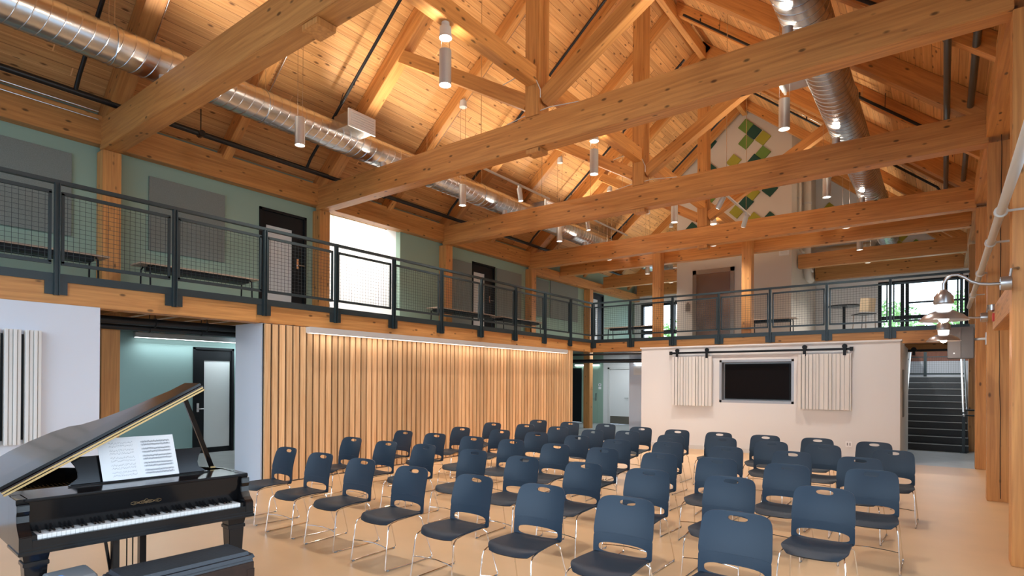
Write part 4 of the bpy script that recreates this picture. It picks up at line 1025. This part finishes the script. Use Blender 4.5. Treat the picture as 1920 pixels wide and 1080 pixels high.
# pedal lyre
mb = MB(); mb.box(.62, .665, .44, .50, .14, .60); mb.box(.80, .845, .44, .50, .14, .60); mb.box(.60, .865, .42, .53, .08, .14); mb.tube([(.72, .47, .1), (.72, .47, .6)], .006, 6); mb.tube([(.76, .47, .1), (.76, .47, .6)], .006, 6)
mb.bar((.57, .50, .60), (.64, .52, .14), .02, .02); mb.build('pedal_lyre', 'piano_black', P, bevel=.003)
mb = MB()
for x in (.67, .73, .79): mb.bar((x, .44, .10), (x, .30, .07), .022, .01)
mb.build('pedals', 'gold', P)
# lid: hinged on the bass side at x=0, z=zr
LA = R(29.0)
def lidp(s, y, h=0): return (s*math.cos(LA)-h*math.sin(LA)-.03, y, zr+.01+s*math.sin(LA)+h*math.cos(LA))
lo = [(0, .33), (0, 1.25)]
for k in range(7):
    a = math.pi-k*math.pi/7; lo.append((.36+.37*math.cos(a), 1.25+.39*math.sin(a)))
lo += [(.74, 1.24), (.86, 1.06), (1.02, .93), (1.2, .86), (1.34, .78), (1.41, .66), (1.43, .5), (1.43, .33)]
mb = MB(); mb.prism(lo, lambda s, y: lidp(s, y, 0), lambda s, y: lidp(s, y, .022)); lid = mb.build('lid', 'piano_brown', P, bevel=.003)
mb = MB(); mb.prism([(.0, .315), (1.42, .315), (1.42, .335), (.0, .335)], lambda s, y: lidp(s, y, -.016), lambda s, y: lidp(s, y, -.003)); mb.prism([(.0, .322), (1.42, .322), (1.42, .335), (.0, .335)], lambda s, y: lidp(s, y, .003), lambda s, y: lidp(s, y, .014)); mb.build('lid_edge_lit_strips', 'gold', lid)  # gold strips stand in for golden light on the lid's front edge
mb = MB(); mb.prism([(.0, .35), (1.43, .35), (1.43, .66), (0, .66)], lambda s, y: lidp(s, y, .026), lambda s, y: lidp(s, y, .046)); mb.build('lid_front_flap', 'piano_black', P, bevel=.003)
mb = MB(); mb.bar((1.40, .60, .925), lidp(1.30, .45, -.01), .035, .02, (0, 1, 0)); mb.build('lid_prop', 'piano_black', P)
mb = MB(); mb.box(1.38, 1.42, .58, .62, .925, .94); mb.build('prop_cup', 'gold', P)
# music desk
def deskp(x, h, o=0): return (x, .43+.30*h+o, .925+.95*h)
poly = [(.40-.06, 0), (.40-.04, .02), (.40, .05), (.405, .09), (.39, .14), (.36, .19), (.37, .21), (1.26, .21), (1.27, .19), (1.24, .14), (1.225, .09), (1.23, .05), (1.27, .02), (1.29, 0)]
poly = [(x-.0, h) for x, h in poly]
mb = MB(); mb.prism(poly, lambda x, h: deskp(x, h), lambda x, h: deskp(x, h, .015)); mb.build('music_desk', 'piano_black', P, bevel=.003)
mb = MB(); mb.box(.34, 1.29, .385, .43, .925, .935); mb.build('music_ledge', 'piano_black', P)
# sheet music
S = thing('sheet_music', 'open white book of sheet music on the piano music desk', 'sheet music', PO, PR); S.scale = PS
bx0, bm_, bx1 = .545, .80, 1.065
def pg(x, h, o):
    t = (x-bx0)/(bm_-bx0) if x < bm_ else (bx1-x)/(bx1-bm_)
    bulge = .010*math.sin(max(0, min(1, t))*math.pi)
    return (x-.02*(h/.33), .405+.28*h-o-bulge, .937+.93*h)
for (xa, xb, nm) in ((bx0, bm_, 'left_page'), (bm_, bx1, 'right_page')):
    bm = shell_grid(lambda u, v: pg(xa+(xb-xa)*u, .335*v, 0), lambda u, v: True, 12, 4, .0); bmesh.ops.recalc_face_normals(bm, faces=bm.faces); bmesh.ops.solidify(bm, geom=bm.faces[:], thickness=.004)
    m = MB(); m.b.free(); m.b = bm; pgo = m.build(nm, 'paper', S)
    random.seed(4 if xa == bx0 else 9); m = MB(); w = xb-xa
    for sy in range(5):
        for st in range(2):
            h0 = .295-sy*.058-st*.024
            x_a, x_b = xa+w*(.22 if xa == bx0 else .10), xa+w*(.93 if xa == bx0 else .88)
            ns = 8
            for ln in range(5):
                h = h0-ln*.0028
                for q in range(ns):
                    u0_, u1_ = x_a+(x_b-x_a)*q/ns, x_a+(x_b-x_a)*(q+1)/ns
                    m.bar(pg(u0_, h, .0035), pg(u1_, h, .0035), .0003, .0006)
            for q in range(34):
                x = x_a+.012+(x_b-x_a-.02)*(q+random.uniform(-.3, .3))/34; h = h0-random.uniform(0, .012)
                a = pg(x, h, .004); m.bar((a[0]-.0014, a[1], a[2]), (a[0]+.0014, a[1], a[2]), .0008, .0024); b_ = pg(x+.0014, h+.008, .004); m.bar(pg(x+.0014, h, .004), b_, .0005, .0005)
    m.build('printed_music', 'ink', pgo)

# bench + bag
B_ = thing('piano_bench', 'black padded leather piano bench in front of the keyboard', 'bench', (-3.90, 1.70, .03), R(-1))
mb = MB(); mb.quadbox([(-.19, -.405, .445), (.19, -.405, .445), (.19, .405, .445), (-.19, .405, .445), (-.165, -.38, .512), (.165, -.38, .512), (.165, .38, .512), (-.165, .38, .512)])
bmesh.ops.bevel(mb.b, geom=mb.b.edges[:], offset=.024, segments=4, affect='EDGES', clamp_overlap=True); mb.build('seat_cushion', 'leather', B_, smooth=True)
mb = MB(); mb.box(-.17, .17, -.385, .385, .34, .445); mb.build('bench_box', 'dark_walnut', B_, bevel=.004)
for sx in (-1, 1):
    for sy in (-1, 1): mb = MB(); mb.taper(sx*.145, sy*.36, -.03, .40, .02, .028); mb.build('leg', 'dark_walnut', B_, bevel=.003)
t = thing('document_bag', 'grey bag with a crumpled blue cloth between the piano and its bench', 'bag', (-4.36, 1.23, 0), R(5))
mb = MB(); mb.prism([(-.10, 0), (.10, 0), (.12, .42), (.07, .47), (-.08, .50), (-.13, .47)], lambda x, z: (x, -.11, z), lambda x, z: (x, .13, z)); mb.build('bag_body', 'grey_plastic', t, bevel=.015)
random.seed(2); bm = bmesh.new(); bmesh.ops.create_icosphere(bm, subdivisions=3, radius=.06)
for v in bm.verts: v.co *= 1+random.uniform(-.12, .12); v.co.z *= .6
m = MB(); m.b.free(); m.b = bm; bmesh.ops.translate(m.b, verts=m.b.verts, vec=(.085, -.09, .47)); m.build('blue_cloth', 'blue_cloth', t)

# ------------------------------------------------------------------ outside greenery seen through the windows
random.seed(8)
for i, (x, y, z, r) in enumerate(((-1.9, 26, 3.4, 1.5), (1.2, 26.5, 3.8, 1.5), (4.4, 27, 3.4, 1.6), (-9.9, 26.5, 3.0, 1.7))):
    bm = bmesh.new()
    for k in range(2200):
        a, b_ = random.uniform(0, 6.283), random.uniform(-1, 1); rr = r*random.uniform(.6, 1); s = math.sqrt(1-b_*b_)
        c = Vector((rr*s*math.cos(a), rr*s*math.sin(a), z+rr*b_)); d1 = Vector((random.uniform(-1, 1), random.uniform(-1, 1), random.uniform(-1, 1))).normalized()*.09; d2 = d1.orthogonal().normalized()*.05
        bm.faces.new([bm.verts.new(c-d1), bm.verts.new(c+d2), bm.verts.new(c+d1), bm.verts.new(c-d2)])
    t = thing('garden_tree', ['leafy tree outside the far right windows, behind the table', 'leafy tree outside the middle of the far right windows', 'leafy tree outside the right edge of the far windows', 'leafy tree outside the far left window'][i], 'tree', (x, y, 0), group='trees outside')
    m = MB(); m.b.free(); m.b = bm; m.build('crown', 'leaf_bright', t)
    m = MB(); m.tube([(0, 0, 0), (.05, 0, z*.6), (0, .05, z)], [.12, .09, .05], 8); m.build('trunk', 'dark_walnut', t)
mb = MB(); mb.box(-30, 30, YE+1.2, 60, -.15, -.05); mb.box(-30, 30, -40, Y0-.25, -.15, -.05); mb.box(XR+.4, 30, Y0-.25, YE+1.2, -.15, -.05); struct('ground_outside', mb, 'concrete')
